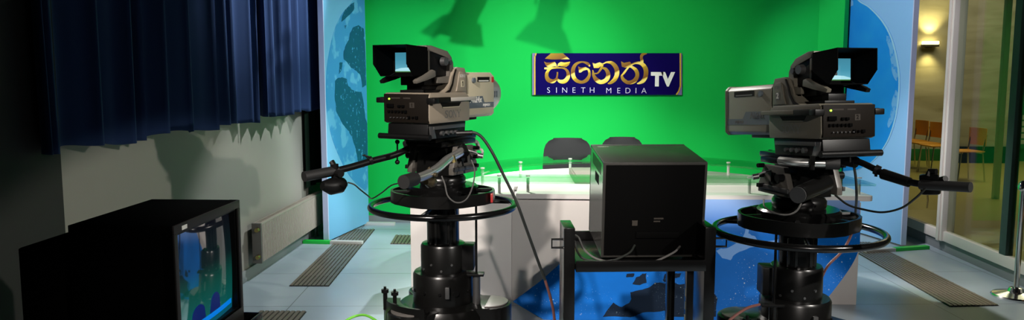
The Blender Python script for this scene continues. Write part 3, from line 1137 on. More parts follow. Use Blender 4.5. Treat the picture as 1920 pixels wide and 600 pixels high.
# leaning printed panel in front of the desk
PT, PBm = Vector((0, 5.385, 0.735)), Vector((0, 4.985, 0.0))
pn = Vector((0, -(PT - PBm).z, (PT - PBm).y)).normalized()
pn = -pn if pn.y > 0 else pn
gp = thing('desk_graphic_panel', (0.8, 5.05, 0), 'blue printed earth panel leaning against the front of the desk', 'display panel')


def dp(x, y):
    return PP(x, y, PBm, pn)


edge = [(962, 565), (1012, 528), (1066, 480), (1120, 428), (1172, 373), (1300, 372), (1450, 372.5), (1612, 374)]
edge += arc_from([(1613, 440), (1611, 465), (1600, 492), (1578, 525), (1548, 563), (1515, 597)], 5)
edge += [(1500, 604), (1200, 605), (1020, 604)]
mb = MB()
P = [dp(*q) for q in edge]
P = [p if p.z >= 0.002 else Vector((p.x, PBm.y + (PT.y - PBm.y) * 0.002 / PT.z, 0.002)) for p in P]
mb.slab(P, -pn, 0.018)
mb.build('printed_board', M['desk_print'], gp, world=True)


def print_on(polys, name, key, lift, amp=1.8):
    mb = MB()
    for i, q in enumerate(polys):
        q = [(x_, min(y_, 594)) for x_, y_ in q]
        mb.slab([dp(*v) + pn * lift for v in jag(jag(q, amp * 0.5, 2, i + 3), amp * 0.3, 2, i + 9)], pn, 0.0008)
    mb.build(name, M[key], gp, world=True)


print_on([[(1343, 470), (1352, 466), (1362, 466), (1380, 456), (1390, 450), (1395, 440), (1398, 428), (1404, 428), (1403, 437), (1416, 444), (1426, 458), (1420, 462), (1406, 464), (1386, 472), (1374, 480), (1370, 488), (1354, 484)],
          [(1328, 432), (1340, 430), (1342, 434), (1330, 437)], [(1440, 452), (1460, 448), (1470, 456), (1462, 468), (1446, 464)]], 'pale_land_print', 'desk_land_pale', 0.0)
print_on([[(1182, 548), (1195, 545), (1215, 540), (1228, 530), (1245, 531), (1258, 528), (1275, 534), (1294, 530), (1330, 536), (1345, 560), (1342, 602), (1256, 603), (1246, 582), (1225, 585), (1205, 586), (1195, 590), (1188, 600), (1176, 602), (1130, 602), (1140, 580), (1150, 567), (1166, 576), (1180, 568), (1184, 560)],
          [(1175, 514), (1190, 513), (1186, 520), (1174, 520)], [(1204, 513), (1212, 512), (1212, 530), (1200, 535), (1186, 533), (1192, 521), (1200, 518)],
          [(1246, 514), (1260, 512), (1278, 512), (1274, 520), (1262, 522), (1252, 518), (1247, 530), (1243, 526)]], 'dark_land_print', 'desk_land_dark', 0.0, 2.0)

# box lying on the desk, to the left of the middle monitor
bx = thing('script_box', (0.36, 6.28, 0.762), 'low grey open tray box lying on the white work top', 'tray')
a_, b_, c_, d_ = Vector((0.20, 6.0, 0.7625)), Vector((0.60, 6.0, 0.7625)), Vector((0.60, 6.62, 0.7625)), Vector((0.17, 6.62, 0.7625))
mb = MB().hexa([a_, b_, c_, d_] + [v + Vector((0, 0, .05)) for v in (a_, b_, c_, d_)], 0.004)
mb.build('box_body', mat('grey_brown_box', (0.17, 0.15, 0.125), 0.6), bx, world=True)
mb = MB().hexa([v.lerp((a_ + c_) / 2, .08) + Vector((0, 0, .050)) for v in (a_, b_, c_, d_)] + [v.lerp((a_ + c_) / 2, .08) + Vector((0, 0, .056)) for v in (a_, b_, c_, d_)], 0.002)
mb.build('lid', mat('grey_lid', (0.22, 0.20, 0.17), 0.5), bx, world=True)


# ------------------------------------------------------------------ presenters' chairs
def office_chair(x, y, rz, top, wid, label):
    root = thing('office_chair', (x, y, 0), label, 'chair', rz, 'presenters chairs')
    # backrest: a rounded shield, gently curved
    bm = bmesh.new()
    nx, nz = 14, 12
    h0, h1 = top - 0.43, top
    front, back = [], []
    for side, store in ((0, front), (1, back)):
        for j in range(nz + 1):
            v = j / nz
            z = h0 + (h1 - h0) * v
            prof = max(0.0, 1 - abs(2 * v - 1) ** 4.0)
            wv = wid / 2 * (0.90 - 0.16 * v * v) * max(0.30, prof ** 0.5)
            z = h0 + (h1 - h0) * (0.5 - 0.5 * math.cos(v * PI))
            v2 = (z - h0) / (h1 - h0)
            prof = max(0.0, 1 - abs(2 * v2 - 1) ** 4.0)
            wv = wid / 2 * (0.94 - 0.10 * v2) * max(0.62, prof ** 0.25)
            row = []
            for i in range(nx + 1):
                u = 2 * i / nx - 1
                xx = wv * u * 1.15
                yy = -0.05 * (u * u) * 1.0 + 0.035 * (1 - abs(u) ** 4) * (0.5 if side else -0.5) * prof + 0.16
                row.append(bm.verts.new((xx, yy, z)))
            store.append(row)
    for st in (front, back):
        for j in range(nz):
            for i in range(nx):
                bm.faces.new((st[j][i], st[j][i + 1], st[j + 1][i + 1], st[j + 1][i]))
    loop = [(0, i) for i in range(nx + 1)] + [(j, nx) for j in range(1, nz + 1)] + [(nz, i) for i in range(nx - 1, -1, -1)] + [(j, 0) for j in range(nz - 1, 0, -1)]
    for (a, b), (c2, d2) in zip(loop, loop[1:] + loop[:1]):
        bm.faces.new((front[a][b], front[c2][d2], back[c2][d2], back[a][b]))
    m1 = MB()
    m1.bm.free()
    m1.bm = bm
    m1.build('backrest', M['chair_black'], root, ang=60)
    m1 = MB().prism([(-0.23, -0.22), (0.23, -0.22), (0.24, 0.0), (0.20, 0.20), (-0.20, 0.20), (-0.24, 0.0)], 'z', 0.43, 0.50, 0.025)
    m1.build('seat', M['chair_black'], root)
    MB().tube([(0, 0.10, 0.42), (0, 0.26, 0.42), (0, 0.245, 0.55), (0, 0.19, h0 + 0.12)], 0.018, 8, 5).build('back_bracket', M['black'], root)
    MB().cyl((0, 0, 0.09), (0, 0, 0.43), 0.025).build('gas_column', M['black'], root)
    for k in range(5):
        a = 2 * PI * k / 5 + 0.3
        leg = MB().tube([(0, 0, 0.11), (0.27 * math.cos(a), 0.27 * math.sin(a), 0.075)], [0.025, 0.016], 8).build('leg', M['black'], root)
        MB().cyl((0.27 * math.cos(a) - 0.015 * math.sin(a), 0.27 * math.sin(a) + 0.015 * math.cos(a), 0.028), (0.27 * math.cos(a) + 0.015 * math.sin(a), 0.27 * math.sin(a) - 0.015 * math.cos(a), 0.028), 0.028, None, 12).build('caster', M['black'], leg)
    return root


pc = PY(1064, 258, 7.55)
office_chair(pc.x, 7.38, 0.0, pc.z, 0.46, 'charcoal office chair behind the desk, the left and more visible one')
pc = PY(1166, 256.5, 7.75)
office_chair(pc.x, 7.60, 0.0, pc.z, 0.42, 'charcoal office chair half hidden behind the middle monitor')

# studio spotlight hung above the desk; its barn doors throw the dark shape on the green wall
def studio_spotlight(loc, rz, label):
    root = thing('studio_spotlight', loc, label, 'studio lamp', rz)
    T = Matrix.Rotation(R_(-62), 4, 'X')
    MB().lathe([(0.02, -0.16), (0.085, -0.15), (0.10, -0.10), (0.10, 0.10), (0.105, 0.115), (0.105, 0.13), (0.085, 0.13), (0.08, 0.11)], 0, 0, 28, T @ Matrix.Rotation(-PI / 2, 4, 'X')).build('housing', M['black'], root)
    for k in range(4):
        A = T @ Matrix.Rotation(PI / 2 * k, 4, 'Y') @ Matrix.Translation((0, 0.13, 0.105)) @ Matrix.Rotation(R_(28), 4, 'X')
        MB().prism([(-0.08, 0.0), (0.08, 0.0), (0.115, 0.165), (-0.115, 0.165)], 'z', 0.0, 0.003, 0, A).build('barn_door', M['black'], root)
    MB().tube([(-0.13, 0, 0), (-0.13, 0, 0.22), (0.13, 0, 0.22), (0.13, 0, 0)], 0.010, 8).build('yoke', M['black'], root)
    MB().cyl((0, 0, 0.22), (0, 0, 1.5), 0.016, None, 10).build('drop_rod', M['black'], root)
    return root


studio_spotlight((-0.10, 7.22, 2.69), R_(148), 'black studio spotlight with barn doors hung from a rod high above the desk')


# ------------------------------------------------------------------ studio cameras
def tv_camera(loc, rotz, number, lens_len, barrel, label, vfy=-0.275, hood_len=0.155, tilt=0.0):
    root = thing('television_camera', loc, label, 'camera', rotz, 'studio television cameras', tilt)
    HW = 0.135
    Y0, Y1 = -0.31, 0.05
    # main casing: low at the back, a tower with slanting shoulders in front
    body = MB().prism([(Y0 + 0.012, 0.0), (Y1, 0.0), (Y1 + 0.006, 0.05), (Y1, 0.125), (Y1 - 0.03, 0.145), (Y0 + 0.02, 0.148), (Y0 + 0.004, 0.135), (Y0 + 0.002, 0.02)], 'x', -HW, HW, 0.008).build('casing', M['beige'] if number == '1' else M['brown_casing'], root)
    cm = body.data.materials[0]
    tw = MB().prism([(-0.165, 0.140), (-0.125, 0.155), (-0.10, 0.185), (-0.085, 0.225), (-0.065, 0.262), (-0.035, 0.272), (0.035, 0.268), (0.050, 0.235), (0.052, 0.13), (-0.165, 0.13)], 'x', -0.118, 0.118, 0.010)
    tower = tw.build('tower_casing', cm, root)
    # raised flank panels with the slanting dark seam, both sides
    for s in (-1, 1):
        f = MB().prism([(-0.055, 0.150), (-0.040, 0.185), (-0.028, 0.235), (-0.018, 0.250), (0.020, 0.248), (0.038, 0.215), (0.040, 0.150)], 'x', s * 0.117, s * 0.124, 0.003).build('flank_panel', cm, tower)
        MB().prism([(-0.150, 0.146), (-0.112, 0.160), (-0.088, 0.190), (-0.073, 0.230), (-0.055, 0.262), (-0.046, 0.262), (-0.064, 0.226), (-0.078, 0.184), (-0.102, 0.150), (-0.150, 0.138)], 'x', s * 0.117, s * 0.121).build('seam', M['rear_brown'], tower)
        xd = (0, s, 0)
        t = MB().mesh(sony_mesh(0.0145), frame((s * 0.1243, 0.004, 0.228), xd, (0, 0, 1)))
        t.build('maker_lettering', M['letter_pale'] if number == '1' else M['letter_grey'], f)
        pl = MB().box(s * 0.124 - 0.001, s * 0.124 + 0.001, -0.012, 0.018, 0.172, 0.206, 0.0)
        plate = pl.build('number_plate', M['lens_beige'] if number == '1' else M['letter_grey'], f)
        MB().mesh(digit_mesh(number, 0.036, 0.0006), frame((s * 0.1252, 0.003, 0.189), xd, (0, 0, 1))).build('number', M['rear_brown'] if number == '1' else M['letter_pale'], f)
        # engraved brand on the lower flank
        MB().mesh(sony_mesh(0.037), frame((s * (HW + 0.0006), -0.105, 0.042), xd, (0, 0, 1))).build('flank_lettering', M['letter_grey'], body)
        # recessed finger pocket under the rail
        MB().prism([(-0.215, 0.098), (-0.030, 0.098), (-0.055, 0.074), (-0.195, 0.074)], 'x', s * (HW - 0.004), s * (HW + 0.0012)).build('finger_pocket', M['rear_brown'], body)
        MB().prism([(-0.205, 0.078), (-0.045, 0.078), (-0.055, 0.073), (-0.195, 0.073)], 'x', s * (HW - 0.004), s * (HW + 0.004)).build('pocket_lip', M['lens_beige'] if number == '1' else cm, body)
        # carrying rail
        rl = MB().box(s * (HW + 0.010) - 0.010, s * (HW + 0.010) + 0.010, Y0 - 0.004, -0.150, 0.100, 0.126, 0.005)
        rl.cyl((s * (HW - 0.01), -0.27, 0.113), (s * (HW + 0.026), -0.27, 0.113), 0.012, None, 14)
        rail = rl.build('carrying_rail', M['rear_brown'], root)
        MB().box(s * (HW + 0.012) - 0.009, s * (HW + 0.012) + 0.009, -0.150, 0.085, 0.104, 0.123, 0.004).build('rail_bar', M['rail_grey'] if number == '1' else M['brown_casing'], rail)
        MB().box(min(s * (HW - 0.004), s * (HW + 0.005)), max(s * (HW - 0.004), s * (HW + 0.005)), 0.02, 0.045, 0.106, 0.121).build('rail_mount', M['rear_brown'], rail)
        MB().box(min(s * 0.125, s * 0.172), max(s * 0.125, s * 0.172), Y0 - 0.010, Y0 + 0.03, 0.098, 0.124, 0.005).build('rear_bumper', M['black'], rail)
    # rear control panel
    rp = MB().box(-HW + 0.006, HW - 0.006, Y0 - 0.004, Y0 + 0.012, 0.006, 0.142, 0.004).build('rear_panel', M['rear_brown'], root)
    ks = MB()
    for (x, z, w_, h_) in ((-0.088, 0.085, 0.04, 0.018), (-0.035, 0.083, 0.016, 0.012), (-0.013, 0.083, 0.016, 0.012), (-0.098, 0.057, 0.012, 0.012), (-0.078, 0.057, 0.012, 0.012), (-0.058, 0.057, 0.012, 0.012), (-0.038, 0.057, 0.012, 0.012), (-0.018, 0.057, 0.012, 0.012), (0.002, 0.057, 0.016, 0.014), (0.022, 0.030, 0.014, 0.014), (0.044, 0.030, 0.01, 0.01), (0.066, 0.030, 0.016, 0.014)):
        ks.box(x - w_ / 2, x + w_ / 2, Y0 - 0.012, Y0 - 0.003, z - h_ / 2, z + h_ / 2, 0.002)
    ks.build('buttons', M['black_matte'], rp)
    kn = MB()
    for i in range(6):
        kn.cyl((-0.085 + i * 0.02, Y0 - 0.013, 0.028), (-0.085 + i * 0.02, Y0 - 0.003, 0.028), 0.003, None, 8)
    kn.build('toggle_switches', M['steel'], rp)
    MB().cyl((-0.094, Y0 - 0.009, 0.118), (-0.094, Y0 - 0.003, 0.118), 0.0042, None, 12).build('status_lamp', M['led'], rp)
    MB().box(-0.085, -0.03, Y0 - 0.0048, Y0 - 0.0035, 0.119, 0.125).box(-0.012, 0.03, Y0 - 0.0048, Y0 - 0.0035, 0.119, 0.125).build('lettering_strip', M['panel_dim_print'], rp)
    pl = MB().box(0.025, 0.053, Y0 - 0.0052, Y0 - 0.0035, 0.076, 0.102).build('number_plate', M['panel_dim_print'], rp)
    MB().mesh(digit_mesh(number, 0.024, 0.0004), frame((0.039, Y0 - 0.0058, 0.089), (1, 0, 0), (0, 0, 1))).build('number', M['rear_brown'], pl)
    # viewfinder bed on the low rear deck
    MB().box(-0.075, 0.075, -0.255, -0.10, 0.147, 0.160, 0.003).box(-0.045, 0.045, -0.24, -0.07, 0.158, 0.190, 0.004).build('viewfinder_mount', M['black'], root)
    # viewfinder
    vy0, vy1 = vfy, -0.045
    vfm = M['vf_grey'] if number == '1' else M['brown_casing']
    lnm = M['lens_beige'] if number == '1' else M['lens_olive']
    vz0, vz1 = 0.190, 0.368
    vf = MB().prism([(vy0, vz0 + 0.035), (vy1 - 0.05, vz0 + 0.035), (vy1, vz0 + 0.055), (vy1, vz1 - 0.05), (vy1 - 0.035, vz1 - 0.022), (vy0 + 0.05, vz1), (vy0, vz1)], 'x', -0.086, 0.086, 0.008).build('viewfinder', M['black'], root)
    MB().prism([(vy0 + 0.012, vz1 - 0.022), (vy0 + 0.05, vz1 - 0.022), (vy1 - 0.038, vz1 - 0.046), (vy1 + 0.003, vz1 - 0.076), (vy1 + 0.004, vz1 - 0.050), (vy1 - 0.034, vz1 - 0.018), (vy0 + 0.052, vz1 + 0.005), (vy0 + 0.012, vz1 + 0.005)], 'x', -0.091, 0.091, 0.004).build('top_cover', vfm, vf)
    MB().box(-0.090, 0.090, vy0 + 0.012, vy0 + 0.040, vz0 + 0.05, vz1 - 0.02, 0.003).build('collar', vfm, vf)
    MB().box(-0.070, 0.070, vy0 + 0.02, vy1 - 0.02, 0.183, vz0 + 0.045, 0.003).build('base_plate', M['black'], vf)
    MB().box(-0.03, 0.05, vy1 - 0.02, vy1 + 0.018, vz0 + 0.06, vz1 - 0.052, 0.006).build('front_cap', M['lens_beige'] if number == '1' else M['brown_casing'], vf)
    for s in (-1, 1):
        yk = MB().prism([(vy0 + 0.08, vz0 + 0.002), (vy1 - 0.004, vz0 + 0.002), (vy1 + 0.004, vz0 + 0.02), (vy1 - 0.004, vz1 - 0.075), (vy1 - 0.014, vz1 - 0.060), (vy1 - 0.040, vz1 - 0.060), (vy1 - 0.040, vz0 + 0.034), (vy0 + 0.08, vz0 + 0.032)], 'x', s * 0.086, s * 0.104, 0.004).build('yoke_arm', vfm, vf)
        MB().cyl((s * 0.098, vy1 - 0.095, vz1 - 0.070), (s * 0.122, vy1 - 0.095, vz1 - 0.070), 0.022, 0.020, 22).build('tilt_knob', M['steel'], yk)
        MB().cyl((s * 0.098, vy1 - 0.040, vz1 - 0.072), (s * 0.114, vy1 - 0.040, vz1 - 0.072), 0.015, 0.013, 18).build('lock_knob', M['steel'], yk)
        MB().prism([(vy0 - 0.002, vz0 + 0.02), (vy0 + 0.065, vz0 + 0.035), (vy0 + 0.062, vz0 + 0.062), (vy0 + 0.04, vz0 + 0.068), (vy0 - 0.075, vz0 + 0.026), (vy0 - 0.098, vz0 + 0.016), (vy0 - 0.090, vz0 + 0.002)], 'x', s * 0.086, s * 0.108, 0.003).build('grip_lever', vfm if s * (1 if number == '1' else -1) > 0 else M['black'], vf)
        MB().box(s * 0.089 - 0.003, s * 0.089 + 0.003, vy0 + 0.012, vy0 + 0.024, vz0 + 0.06, vz1 - 0.02).build('side_rib', M['rear_brown'], vf)
    # hood: open box towards the operator with cut-away lower corners
    hy = vy0 - hood_len
    hood = MB()
    for s in (-1, 1):
        hood.prism([(vy0 + 0.01, vz1 - 0.004), (hy, vz1 + 0.004), (hy, vz1 - 0.085), (hy + 0.055, vz0 + 0.036), (vy0 + 0.01, vz0 + 0.036)], 'x', s * 0.098, s * 0.094)
    hood.prism([(vy0 + 0.01, vz1 - 0.004), (hy, vz1 + 0.004), (hy, vz1 - 0.000), (vy0 + 0.01, vz1 - 0.008)], 'x', -0.098, 0.098)
    hood.prism([(vy0 + 0.01, vz0 + 0.036), (hy + 0.055, vz0 + 0.036), (hy + 0.055, vz0 + 0.040), (vy0 + 0.01, vz0 + 0.040)], 'x', -0.098, 0.098)
    hood.build('hood', M['black_matte'], vf)
    fr = MB()
    for (x0, x1, z0, z1) in ((-0.094, -0.084, 0.23, 0.362), (0.084, 0.094, 0.23, 0.362), (-0.084, 0.084, 0.23, 0.246), (-0.084, 0.084, 0.340, 0.362)):
        fr.box(x0, x1, vy0 - 0.004, vy0 + 0.012, z0, z1)
    fr.build('screen_mask', M['black_matte'], vf)
    sc = MB().box(-0.084, 0.084, vy0 - 0.002, vy0 + 0.006, 0.246, 0.340).build('screen', M['vf_screen'], vf)
    MB().prism([(-0.084, 0.251), (0.084, 0.251), (0.084, 0.258), (0.05, 0.266), (0.0, 0.269), (-0.05, 0.266), (-0.084, 0.258)], 'y', vy0 - 0.0026, vy0 - 0.0018).build('bright_desk_image', M['vf_pale'], sc)
    MB().prism([(-0.012, 0.268), (0.016, 0.268), (0.017, 0.280), (0.010, 0.286), (-0.006, 0.286), (-0.013, 0.280)], 'y', vy0 - 0.0027, vy0 - 0.0018).build('chair_image', M['vf_dark'], sc)
    # box lens
    ly0, ly1 = 0.06, 0.06 + lens_len
    LH, LB, LT = 0.118, 0.012, 0.246
    lens = MB().prism([(-LH, LB + 0.015), (-LH + 0.015, LB), (LH - 0.015, LB), (LH, LB + 0.015), (LH, LT - 0.02), (LH - 0.02, LT), (-LH + 0.02, LT), (-LH, LT - 0.02)], 'y', ly0, ly1, 0.005).build('box_lens', lnm, root)
    MB().prism([(-LH + 0.01, LB + 0.02), (LH - 0.01, LB + 0.02), (LH - 0.01, LT - 0.02), (-LH + 0.01, LT - 0.02)], 'y', ly0 - 0.016, ly0 + 0.003).build('rear_flange', M['black'], lens)
    if barrel > 0.01:
        R90 = Matrix.Translation((0, ly1, (LB + LT) / 2)) @ Matrix.Rotation(-PI / 2, 4, 'X')
        MB().lathe([(0.106, -0.004), (0.106, barrel * 0.55), (0.102, barrel * 0.8), (0.092, barrel), (0.082, barrel), (0.076, barrel - 0.02)], 0, 0, 40, R90).build('front_barrel', M['silver'], lens)
        for s in (-1, 1):
            for k in range(2):
                a = R_(4 + 8 * k - 6)
                MB().box(s * 0.1045 - 0.002, s * 0.1045 + 0.002, ly1 + 0.025 + k * 0.022, ly1 + 0.036 + k * 0.022, 0.112, 0.145).build('barrel_mark', M['decal_grey'], lens)
    else:
        MB().prism([(-LH - 0.004, LB + 0.012), (-LH + 0.012, LB - 0.004), (LH - 0.012, LB - 0.004), (LH + 0.004, LB + 0.012), (LH + 0.004, LT - 0.016), (LH - 0.016, LT + 0.004), (-LH + 0.016, LT + 0.004), (-LH - 0.004, LT - 0.016)], 'y', ly1 - 0.004, ly1 + 0.014, 0.005).build('front_rim', M['brown_casing'], lens)
    for s in (-1, 1):
        xx = s * LH
        m0, m1 = min(xx - 0.001, xx + s * 0.0012), max(xx - 0.001, xx + s * 0.0012)
        k = lens_len
        MB().prism([(ly0 + 0.01, 0.060), (ly1 - 0.004, 0.060), (ly1 - 0.004, 0.088), (ly0 + 0.62 * k, 0.088), (ly0 + 0.55 * k, 0.122), (ly0 + 0.01, 0.122)], 'x', m0, m1).build('decal', M['decal_grey'], lens)
        MB().mesh(text_mesh('Ah24x', 0.044, 0.0005, 0.0006), frame((xx + s * 0.0016, ly0 + 0.30 * k, 0.103), (0, s, 0), (0, 0, 1))).mesh(text_mesh('FUJINON', 0.018, 0.0005, 0.0004), frame((xx + s * 0.0016, ly0 + 0.70 * k, 0.073), (0, s, 0), (0, 0, 1))).build('lens_lettering', M['letter_pale'] if number == '1' else M['letter_grey'], lens)
        MB().prism([(ly0 + 0.36 * k, 0.196), (ly0 + 0.82 * k, 0.196), (ly0 + 0.82 * k, 0.222), (ly0 + 0.36 * k, 0.222)], 'x', m0, m1).build('window_slot', M['rear_brown'], lens)
        MB().prism([(ly0 + 0.40 * k, 0.199), (ly0 + 0.78 * k, 0.199), (ly0 + 0.78 * k, 0.205), (ly0 + 0.40 * k, 0.205)], 'x', m0 - 0.001, m1 + 0.001).build('slot_edge', M['letter_pale'] if number == '1' else M['letter_grey'], lens)
        MB().cyl((xx - s * 0.004, ly0 + 0.2 * k, 0.205), (xx + s * 0.010, ly0 + 0.2 * k, 0.205), 0.014, None, 16).build('focus_knob', M['decal_grey'], lens)
        if number == '1':
            MB().prism([(ly1 - 0.026, 0.193), (ly1 - 0.004, 0.193), (ly1 - 0.004, 0.222), (ly1 - 0.026, 0.222)], 'x', m0 - 0.001, m1 + 0.001).build('tally_tab', M['red'], lens)
    MB().box(-0.07, 0.07, ly0 + 0.03, ly0 + 0.62 * lens_len, -0.004, LB + 0.004, 0.004).build('lens_foot', M['black'], lens)
    # wedge plate that slides onto the head
    wd = MB().prism([(Y0 + 0.015, -0.001), (Y1 - 0.01, -0.001), (Y1 - 0.02, -0.075), (Y0 + 0.005, -0.075)], 'x', -0.118, 0.118, 0.004).build('wedge_adaptor', M['black'], root)
    MB().cyl((-0.150, Y0 - 0.015, -0.062), (0.150, Y0 - 0.015, -0.062), 0.014, None, 14).build('release_bar', M['black'], wd)
    for s in (-1, 1):
        MB().box(s * 0.122 - 0.005, s * 0.122 + 0.005, Y0 + 0.05, Y1 - 0.03, -0.030, -0.012, 0.002).build('guide_rail', M['steel'], wd)
        MB().prism([(Y0 + 0.02, -0.012), (Y0 + 0.055, -0.012), (Y0 + 0.075, -0.072), (Y0 + 0.03, -0.072)], 'x', s * 0.117, s * 0.124, 0.002).build('side_cheek', M['steel'], wd)
        for k, y in enumerate((-0.19, -0.145, -0.105, -0.065)):
            MB().cyl((s * 0.112, y, -0.050), (s * 0.135, y, -0.050), 0.012 - 0.0012 * k, None, 14).build('connector', M['steel'], wd)
    MB().cyl((0.0, Y0 - 0.008, -0.098), (0.0, Y0 - 0.008, -0.07), 0.005, None, 8).build('stop_pin', M['black'], wd)
    return root


Z1, Z2 = 1.366, 1.316
cam1 = PY(829, 230, 4.0)
cam2 = PY(1504, 230, 3.6)
C1, C2 = Vector((cam1.x, 4.0, Z1)), Vector((cam2.x, 3.6, Z2))
A1, A2 = R_(-26), R_(19)
tv_camera(C1, A1, '1', 0.27, 0.125, 'studio camera marked 1 with a pale box lens pointing right, on the left pedestal')
tv_camera(C2, A2, '2', 0.37, 0.0, 'darker studio camera marked 2 with its long lens pointing left, on the right pedestal', -0.215, 0.145, R_(-3.5))


# ------------------------------------------------------------------ camera heads (pan and tilt) with their steering bars
def pan_head(x, y, z0, z1, rotz, label):
    root = thing('pan_head', (x, y, z0), label, 'camera head', rotz, 'pan and tilt heads')
    H = z1 - z0
    MB().lathe([(0.115, 0.0), (0.120, 0.01), (0.120, 0.035), (0.11, 0.05), (0.09, 0.058)], 0, 0, 36).build('turntable', M['dark_metal'], root)
    MB().prism([(-0.105, 0.055), (0.105, 0.055), (0.095, H * 0.55), (0.07, H - 0.045), (-0.07, H - 0.045), (-0.095, H * 0.55)], 'y', -0.09, 0.09, 0.006).build('head_block', M['dark_metal'], root)
    for s in (-1, 1):
        ck = MB().prism([(-0.115, 0.065), (0.115, 0.065), (0.115, 0.10), (0.075, H - 0.05), (-0.075, H - 0.05), (-0.115, 0.10)], 'x', s * 0.112, s * 0.142, 0.005).build('side_cheek', M['cheek_grey'], root)
        MB().prism([(-0.020, 0.12), (0.012, 0.12), (0.008, H - 0.08), (-0.016, H - 0.08)], 'x', s * 0.141, s * 0.146).build('slot', M['black_matte'], ck)
        MB().box(s * 0.146 - 0.006, s * 0.146 + 0.006, -0.120, 0.115, 0.085, 0.105, 0.003).build('foot_rail', M['steel'], ck)
        for k, (yy, zz) in enumerate(((0.07, 0.10), (0.075, 0.145), (0.078, 0.19), (-0.07, 0.15))):
            MB().cyl((s * 0.140, yy, zz), (s * 0.172, yy, zz), 0.010 if k < 3 else 0.018, None, 14).build('drag_knob', M['black'], ck)
        MB().tube([(s * 0.14, 0.02, H - 0.075), (s * 0.175, 0.035, H - 0.085), (s * 0.20, 0.045, H - 0.10)], 0.006, 8).cyl((s * 0.19, 0.04, H - 0.10), (s * 0.215, 0.05, H - 0.105), 0.013, None, 12).build('brake_lever', M['steel'], ck)
    MB().box(-0.11, 0.11, -0.17, 0.15, H - 0.048, H - 0.022, 0.004).box(-0.095, 0.095, -0.20, 0.18, H - 0.024, H, 0.003).build('top_plate', M['black_paint'], root)
    MB().cyl((0.02, 0.10, H - 0.018), (0.02, 0.27, H - 0.012), 0.007, None, 10).cyl((-0.05, 0.10, H - 0.018), (-0.05, 0.24, H - 0.018), 0.006, None, 10).build('slide_rods', M['silver'], root)
    cl = MB().tube([(0.08, 0.12, H - 0.04), (0.09, 0.185, H - 0.045), (0.095, 0.20, H - 0.07), (0.095, 0.205, H - 0.085)], 0.011, 10, 3)
    for i in range(1):
        ring = []
        for k in range(17):
            a = 2 * PI * k / 16
            ring.append((0.095 + 0.018 * math.cos(a), 0.207 + 0.01 * math.cos(a), H - 0.103 + 0.018 * math.sin(a)))
        cl.tube(ring, 0.007, 8, 0, False)
    cl.build('cable_clamp', M['silver'], root)
    return root


def bar(root, pts, r0, grip, metal, extras):
    pb = MB().tube(pts, r0, 12, 5).build('pan_bar', M[metal], root, world=True)
    a, b = Vector(pts[-2]), Vector(pts[-1])
    d = (b - a).normalized()
    g = MB().tube([b - d * grip, b + d * 0.006], r0 * 1.45, 20).build('grip', M['rubber'], pb)
    # the parts are given in the room's space: bring them under the bar
    T = wmat(root).inverted()
    g.data.transform(T)
    for nm, mb, key in extras:
        o = mb.build(nm, M[key], pb)
        o.data.transform(T)
    return pb


def zoom_box(c, d, up, s=1.0):
    """a thumb controller clamped under a pan bar"""
    c, d = Vector(c), Vector(d).normalized()
    u = Vector((0, 0, 1))
    r = d.cross(u).normalized()
    u = r.cross(d)

    def at(a, b, e):
        return c + d * a * s + r * b * s + u * e * s
    mb = MB()
    mb.tube([at(-0.045, 0, -0.055), at(-0.02, 0, -0.062), at(0.03, 0, -0.062), at(0.07, 0, -0.05)], [0.022 * s, 0.038 * s, 0.038 * s, 0.020 * s], 14)
    mb.tube([at(0, 0, -0.05), at(0, 0, 0.034)], 0.019 * s, 8)
    mb.tube([at(0.0, -0.05, -0.005), at(0.0, 0.05, -0.005)], [0.017 * s, 0.015 * s], 10)
    mb.tube([at(-0.03, 0.0, -0.045), at(-0.045, 0.05, -0.055)], [0.013 * s, 0.018 * s], 10)
    mb.tube([at(-0.005, 0.0, 0.02), at(0.0, 0.02, 0.045)], [0.011 * s, 0.013 * s], 8)
    return mb


TR1, TR2 = 1.035, 0.995       # tops of the pedestals' trays
h1 = pan_head(C1.x, C1.y, TR1, Z1 - 0.075, A1, 'dark pan head under camera 1 with one chrome and one black steering bar')
h2 = pan_head(C2.x, C2.y, TR2, Z2 - 0.075, A2, 'dark pan head under camera 2 with a black bar reaching right')

# left camera: one bar out to the left, one chrome bar towards the operator
pL = [PY(792, 262, 3.93), PY(770, 276, 3.90), PY(755, 284, 3.86), PY(735, 292, 3.82), PY(697, 302, 3.74), PY(640, 318, 3.62), PY(572, 331, 3.48)]
dL = pL[-1] - pL[-2]
kn = MB().tube([PY(745, 268, 3.86), PY(745, 302, 3.86)], 0.004, 8)
for yy in (266, 304):
    p = PY(745, yy, 3.86)
    kn.ball(p, 0.012)
jb = MB().tube([PY(786, 262, 3.92), PY(762, 276, 3.88)], [0.022, 0.034], 12)
lk = MB().tube([PY(693, 302, 3.73), PY(699, 300, 3.735)], 0.021, 12).tube([PY(690, 297, 3.73), PY(683, 290, 3.73)], 0.004, 6).tube([PY(680, 291, 3.73), PY(694, 294, 3.73)], 0.004, 6)
bar(h1, pL, 0.0165, 0.17, 'black', [('zoom_control', zoom_box(PY(628, 322, 3.59), dL, None, 1.05), 'black'), ('clamp_lever', kn, 'black'), ('elbow_joint', jb, 'black'), ('bar_lock', lk, 'black')])
pR = [PY(868, 282, 3.86), PY(856, 290, 3.80), PY(838, 300, 3.70), PY(820, 316, 3.56), PY(795, 330, 3.42), PY(758, 341, 3.27)]
dR = pR[-1] - pR[-2]
cl = MB().tube([PY(842, 296, 3.72), PY(846, 306, 3.72)], 0.015, 8).box(0, 0.001, 0, 0.001, 0, 0.001)
